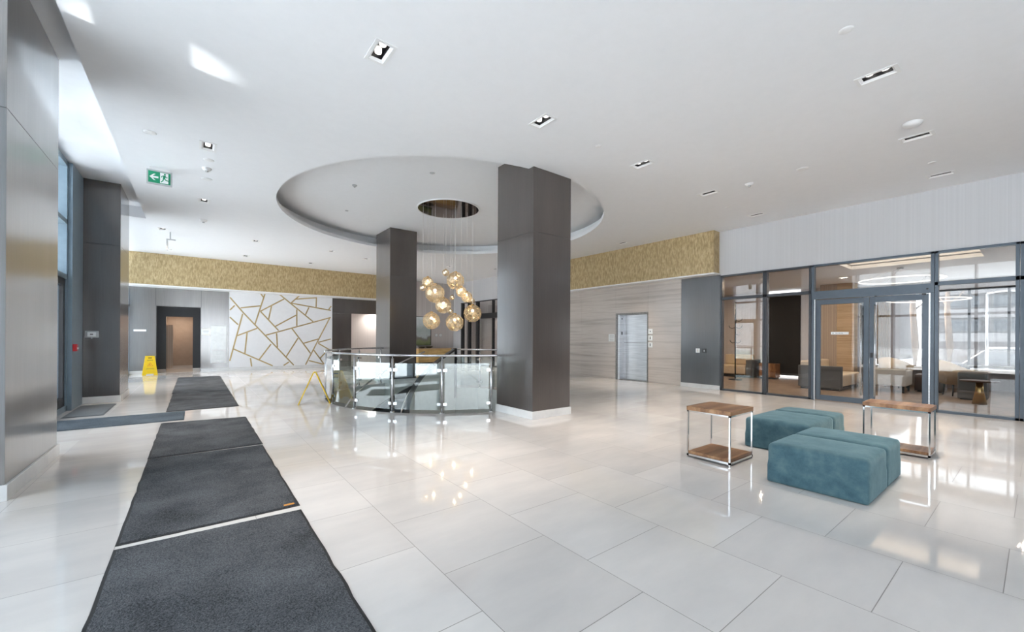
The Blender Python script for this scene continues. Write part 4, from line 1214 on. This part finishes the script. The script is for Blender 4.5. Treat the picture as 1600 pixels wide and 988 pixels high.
ac = empty('lounge_armchair', (14.3, 2.02, 0)); tag(ac, 'pale grey square armchair behind the right door leaf', 'armchair')
boxes('seat', 'pale_fabric', [((0.0, 0.12, 0.17), (0.75, 0.70, 0.44))], ac, 0.03)
boxes('arm', 'pale_fabric', [((0.0, 0.0, 0.17), (0.75, 0.115, 0.56))], ac, 0.03)
boxes('arm', 'pale_fabric', [((0.0, 0.705, 0.17), (0.75, 0.82, 0.56))], ac, 0.03)
boxes('backrest', 'pale_fabric', [((-0.12, 0.0, 0.17), (-0.005, 0.82, 0.60))], ac, 0.03)
for a in (0.0, 0.68):
    for b in (0.06, 0.74):
        boxes('leg', 'black_metal', [((a - 0.06, b - 0.02, 0.001), (a - 0.02, b + 0.02, 0.17))], ac)
br_ = empty('lounge_stool', (15.35, 1.72, 0)); tag(br_, 'dark brown leather cube stool in the lounge', 'stool')
m = MB(); m.bm.free(); m.bm = soft_box(-0.28, 0.28, -0.27, 0.27, 0.03, 0.45, 0.03); m.build('cushion_block', 'brown_leather', br_, fix=False)
boxes('base', 'black_metal', [((-0.22, -0.22, 0.0), (0.22, 0.22, 0.03))], br_)
gc = empty('lounge_stool', (14.15, 0.92, 0)); tag(gc, 'dark grey cube chair behind the brass pedestal table', 'stool')
m = MB(); m.bm.free(); m.bm = soft_box(-0.25, 0.25, -0.22, 0.22, 0.03, 0.62, 0.03); m.build('cushion_block', 'grey_fabric', gc, fix=False)
boxes('base', 'black_metal', [((-0.2, -0.18, 0.0), (0.2, 0.18, 0.03))], gc)
pt = empty('pedestal_table', (13.2, 0.77, 0)); tag(pt, 'round dark table on a flared brass pedestal behind the glass', 'table')
MB().lathe([(0, 0.47), (0.25, 0.47), (0.28, 0.485), (0.28, 0.50), (0, 0.50)], (0, 0, 0), 32).build('table_top', 'brown_leather', pt)
MB().lathe([(0, 0.001), (0.11, 0.001), (0.06, 0.30), (0.05, 0.46), (0, 0.468)], (0, 0, 0), 28).build('pedestal', 'brass', pt)
dt = empty('lounge_table', (15.55, 0.62, 0)); tag(dt, 'long dark topped table in the lounge near the window', 'table')
boxes('table_top', 'grey_fabric', [((-0.3, -0.62, 0.68), (0.3, 0.55, 0.72))], dt, 0.004)
for a in (-0.25, 0.25):
    for b in (-0.55, 0.48):
        boxes('leg', 'black_metal', [((a - 0.02, b - 0.02, 0.001), (a + 0.02, b + 0.02, 0.68))], dt)
wp = empty('column', (15.4, 3.5, 0)); tag(wp, 'pale oak clad pillar inside the lounge', 'column', kind='structure')
boxes('oak_cladding', 'oak_pale', [((0.0, -0.21, 0.001), (0.4, 0.19, 3.02))], wp)
boxes('tan_cladding', 'stria_tan', [((0.0, 0.195, 0.001), (0.4, 0.60, 3.02))], wp)
# curtain with folds
cu = MB(); prev = None
for i in range(41):
    y = 2.72 + 0.30 * i / 40; x = 16.72 + 0.035 * sin(i * 1.25)
    q = [cu.bm.verts.new((x, y, z)) for z in (0.60, 2.74)]
    if prev: cu.bm.faces.new((prev[0], q[0], q[1], prev[1]))
    prev = q
co = cu.build('curtain', 'curtain_cloth'); md = co.modifiers.new('Solidify', 'SOLIDIFY'); md.thickness = 0.006
for f in co.data.polygons: f.use_smooth = True
tag(co, 'tan curtain hanging at the lounge window', 'curtain')
# ring lamps
def ring_lamp(x, y, z, r, label, cz):
    t = empty('ring_lamp', (x, y, z)); tag(t, label, 'ring lamp', 'ring lamps in the lounge')
    MB().tube([(r * cos(2 * pi * i / 64), r * sin(2 * pi * i / 64), 0) for i in range(64)], 0.013, 8, closed=True).build('glowing_ring', 'ring_white', t)
    for a in (30, 150, 270):
        MB().tube([(r * cos(radians(a)), r * sin(radians(a)), 0.02), (0, 0, cz - z - 0.03)], 0.003, 5).build('cable', 'steel', t)
    MB().lathe([(0, cz - z - 0.035), (0.06, cz - z - 0.035), (0.06, cz - z - 0.001), (0, cz - z - 0.001)], (0, 0, 0), 16).build('ceiling_cap', 'steel', t)
ring_lamp(12.95, 1.95, 2.73, 0.72, 'glowing ring lamp high in the lounge above the double door', 3.02)
ring_lamp(14.9, 1.75, 2.37, 0.75, 'second glowing ring lamp hanging lower near the lounge window', 3.02)
# coat stand
ct = empty('coat_stand', (14.2, 6.05, 0)); tag(ct, 'dark coat stand with curled hooks behind the narrow storefront window', 'coat stand')
MB().tube([(0, 0, 0.02), (0, 0, 2.55)], 0.022, 10).build('pole', 'black_metal', ct)
MB().lathe([(0, 0.001), (0.20, 0.001), (0.19, 0.03), (0.03, 0.045), (0, 0.045)], (0, 0, 0), 28).build('base', 'black_metal', ct)
for k, (z, a) in enumerate(((1.95, 20), (1.72, 200), (1.5, 60), (1.24, 240), (1.72, 20), (1.24, 60))):
    c_, s_ = cos(radians(a - 90)), sin(radians(a - 90))
    MB().tube([(0.02 * c_, 0.02 * s_, z), (0.10 * c_, 0.10 * s_, z - 0.03), (0.17 * c_, 0.17 * s_, z + 0.01), (0.19 * c_, 0.19 * s_, z + 0.07)], 0.009, 8).build('hook', 'black_metal', ct)
# walnut console
wc = empty('console_cabinet', (15.6, 5.55, 0)); tag(wc, 'low walnut console in front of the black lounge wall', 'console')
boxes('carcass', 'walnut', [((-0.2, -0.25, 0.06), (0.2, 0.25, 0.52))], wc, 0.004)
boxes('door', 'walnut', [((-0.215, -0.24, 0.08), (-0.201, -0.005, 0.50)), ((-0.215, 0.005, 0.08), (-0.201, 0.24, 0.50))], wc, 0.002)
boxes('plinth', 'black_metal', [((-0.17, -0.22, 0.0), (0.17, 0.22, 0.06))], wc)

# ================================================================== OUTSIDE
S(boxes('ground_outside', 'snow', [((17.3, -60, -0.9), (120, 60, -0.75)), ((-80, -60, -0.35), (XL - 0.1, 60, -0.2)), ((XL - 0.1, -60, -0.35), (17.3, YF - 0.25, -0.2))]), 'snow covered ground outside the windows', 'ground')
bd = empty('apartment_building', (46, 0, -0.75)); tag(bd, 'brown apartment block with pale balcony bands across the street', 'building')
boxes('wall', 'facade', [((0, -22, 0), (12, 5.0, 9.4))], bd)
for k in range(4):
    z = 2.0 + 1.75 * k * 1.0
    boxes('balcony_band', 'facade_band', [((-1.0, -22, z), (0, 5.2, z + 0.62))], bd)
    for j in range(6):
        y = -8.6 + j * 2.25
        wn = boxes('window', 'facade_band', [((-0.06, y, z + 0.75), (0.02, y + 1.7, z + 1.65))], bd)
        boxes('pane', 'far_glass', [((-0.09, y + 0.06, z + 0.8), (-0.06, y + 0.82, z + 1.6)), ((-0.09, y + 0.88, z + 0.8), (-0.06, y + 1.64, z + 1.6))], wn)
b2 = empty('tower_block', (60, 9.6, -0.75)); tag(b2, 'distant brown tower block at the left of the snowy street', 'building')
boxes('wall', 'facade', [((0, -0.6, 0), (8, 8, 9.6))], b2)
boxes('facade_strip', 'facade_band', [((-0.1, 0.2, 0.5), (0, 0.5, 9.2)), ((-0.1, 1.2, 0.5), (0, 1.5, 9.2)), ((-0.1, 2.2, 0.5), (0, 2.5, 9.2))], b2)
def tree(x, y, h, label):
    t = empty('bare_tree', (x, y, -0.75)); tag(t, label, 'tree', 'bare trees outside the lounge window')
    MB().tube([(0, 0, 0.001), (0.05, -0.04, h * 0.3), (-0.06, 0.03, h * 0.55), (0.02, 0.0, h)], [0.13, 0.11, 0.10, 0.05], 10).build('trunk', 'bark', t)
    bb = MB()
    rnd = random.Random(int(x * 10))
    for k in range(7):
        z = h * (0.55 + 0.06 * k); a = rnd.uniform(0, 6.28); l = rnd.uniform(0.7, 1.3)
        bb.tube([(0, 0, z), (0.4 * l * cos(a), 0.4 * l * sin(a), z + 0.35 * l), (0.8 * l * cos(a + .3), 0.8 * l * sin(a + .3), z + 0.9 * l)], [0.035, 0.025, 0.008], 6)
    bb.build('branches', 'bark', t)
tree(23.0, 3.05, 6.0, 'crooked bare tree trunk against the bright sky outside the lounge')
tree(25.5, 2.35, 6.0, 'straight bare tree trunk in front of the apartment block')
car = empty('parked_car', (27.5, 0.9, -0.75), pi / 2); tag(car, 'dark parked SUV in the snow outside the lounge window', 'car')
m = MB()
prof = [(-2.25, 0.35), (2.25, 0.35), (2.3, 0.75), (2.15, 1.02), (1.15, 1.10), (0.55, 1.68), (-1.95, 1.72), (-2.25, 1.05)]
m.plate([(x, -0.9, z) for x, z in prof], (0, 1, 0), 1.8)
m.build('body', 'car_paint', car, 0.06, 3)
for s in (-1, 1):
    boxes('side_window', 'far_glass', [((-1.75, s * 0.905 - 0.01, 1.12), (-0.75, s * 0.905 + 0.01, 1.58)), ((-0.65, s * 0.905 - 0.01, 1.12), (0.45, s * 0.905 + 0.01, 1.58))], car)
    for x in (-1.4, 1.45):
        w = MB().tube([(x, s * 0.72, 0.36), (x, s * 0.95, 0.36)], 0.36, 24).build('wheel', 'rubber_black', car)
        MB().tube([(x, s * 0.951, 0.36), (x, s * 0.962, 0.36)], 0.22, 20).build('rim', 'steel', w)
boxes('snow_cap', 'snow', [((-1.9, -0.8, 1.72), (0.5, 0.8, 1.80))], car, 0.03)
lp = empty('street_lamp', (24.5, 1.25, -0.75)); tag(lp, 'slim street lamp standing outside the lounge window', 'street lamp')
MB().tube([(0, 0, 0.001), (0, 0, 3.9)], [0.05, 0.035], 10).build('pole', 'steel', lp)
MB().tube([(0, 0, 3.9), (0, -0.35, 3.98), (0, -0.7, 3.98)], 0.03, 8).build('arm', 'steel', lp)
boxes('lamp_head', 'steel', [((-0.08, -0.95, 3.94), (0.08, -0.6, 4.0))], lp, 0.01)

# ================================================================== LIGHT
wd = bpy.data.worlds.new('overcast_sky'); SC.world = wd
wd.use_nodes = True
nt = wd.node_tree; nt.nodes.clear()
wo = nt.nodes.new('ShaderNodeOutputWorld'); bg = nt.nodes.new('ShaderNodeBackground')
bg.inputs['Color'].default_value = (0.86, 0.93, 1.0, 1); bg.inputs['Strength'].default_value = 2.9
nt.links.new(bg.outputs[0], wo.inputs[0])

sun = bpy.data.lights.new('sun', 'SUN'); sun.energy = 14; sun.angle = radians(2); sun.color = (1.0, 0.96, 0.9)
so = bpy.data.objects.new('sun', sun); COL.objects.link(so)
so.rotation_euler = Vector((-0.12, -1.0, -0.75)).to_track_quat('-Z', 'Y').to_euler()

def portal(name, loc, rot, sx, sy):
    l = bpy.data.lights.new(name, 'AREA'); l.shape = 'RECTANGLE'; l.size = sx; l.size_y = sy
    l.cycles.is_portal = True
    o = bpy.data.objects.new(name, l); COL.objects.link(o); o.location = loc; o.rotation_euler = rot
for k, (y0, y1) in enumerate(((-5.9, -1.2), (0.3, 5.06), (6.62, 10.4), (12.62, 18.93))):
    portal('window_portal', (XL - 0.32, (y0 + y1) / 2, ZS / 2), (0, -pi / 2, 0), ZS, y1 - y0)
portal('window_portal', (0.95, YF - 0.25, 1.65), (pi / 2, 0, 0), 3.9, 3.3)
portal('window_portal', (17.35, -1.3, 1.6), (0, pi / 2, 0), 2.4, 9.5)

for i, (x, y) in enumerate(SPOTS):
    for dy in (-0.064, 0.064):
        l = bpy.data.lights.new('downlight', 'SPOT'); l.energy = 108; l.spot_size = radians(60); l.spot_blend = 0.75; l.shadow_soft_size = 0.018
        l.color = (1.0, 0.87, 0.74)
        o = bpy.data.objects.new('downlight', l); COL.objects.link(o); o.location = (x, y + dy, ZC + 0.036)
for P, r in GLOWS:
    l = bpy.data.lights.new('pendant_glow', 'POINT'); l.energy = 0.8; l.shadow_soft_size = 0.03; l.color = (1.0, 0.78, 0.5)
    o = bpy.data.objects.new('pendant_glow', l); COL.objects.link(o); o.location = P + Vector((0, 0, -r * 0.2))
# low sun mirrored off the snowy forecourt, thrown up through the glazing
l = bpy.data.lights.new('sun_glint', 'SPOT'); l.energy = 3000; l.spot_size = radians(3.9); l.spot_blend = 0.15; l.shadow_soft_size = 0.06
o = bpy.data.objects.new('sun_glint', l); COL.objects.link(o); o.location = (-8, 3.3, 0.3)
o.rotation_euler = (Vector((-0.33, 5.18, 4.17)) - Vector((-8, 3.3, 0.3))).to_track_quat('-Z', 'Y').to_euler()
# lounge downlights; added unseen fill for corridor, doorway passage and lower level
for loc, e, c, sz in (((13.9, 3.2, 3.012), 16, (1, 0.86, 0.68), 0.16), ((14.0, 0.2, 3.012), 14, (1, 0.86, 0.68), 0.16), ((14.0, 6.6, 3.012), 26, (1, 0.80, 0.58), 0.16), ((12.6, 4.6, 3.012), 22, (1, 0.80, 0.58), 0.16),
                      ((7.2, YB + 0.72, 2.49), 24, (1, 0.93, 0.86), 0.9), ((-0.46, YB + 1.2, 2.19), 12, (1, 0.86, 0.70), 0.2), ((3.6, 4.2, -0.45), 40, (0.95, 1, 0.97), 0.5), ((8.6, 9.5, -0.45), 55, (0.95, 1, 0.97), 0.5)):
    l = bpy.data.lights.new('room_fill_light', 'AREA'); l.shape = 'DISK'; l.size = sz; l.energy = e; l.color = c
    o = bpy.data.objects.new('room_fill_light', l); COL.objects.link(o); o.location = loc
for x, y, lb in ((13.9, 3.2, 'round warm downlight in the lounge ceiling near the oak pillar'), (14.0, 0.2, 'round warm downlight in the lounge ceiling near the right edge'), (14.0, 6.6, 'round warm downlight in the lounge ceiling above the coat stand'), (12.6, 4.6, 'round warm downlight in the lounge ceiling before the black wall')):
    t = empty('lounge_downlight', (x, y, 3.02)); tag(t, lb, 'ceiling light', 'round downlights in the lounge')
    MB().lathe([(0.085, 0.0), (0.085, -0.012), (0.11, -0.012), (0.115, 0.0)], (0, 0, 0), 28).build('trim_ring', 'trim_white', t)
    MB().lathe([(0.0, -0.004), (0.084, -0.004), (0.084, -0.001), (0.0, -0.001)], (0, 0, 0), 28).build('lamp', 'cove_warm', t)

# ================================================================== RENDER SETTINGS
vs = SC.view_settings
vs.view_transform = 'Standard'; vs.look = 'None'; vs.gamma = 1.0; vs.use_curve_mapping = False
vs.exposure = 0.95
cy = SC.cycles
cy.use_denoising = True
cy.max_bounces = 10; cy.diffuse_bounces = 5; cy.glossy_bounces = 5; cy.transparent_max_bounces = 24; cy.transmission_bounces = 6
cy.caustics_reflective = False; cy.caustics_refractive = False
cy.sample_clamp_indirect = 6.0
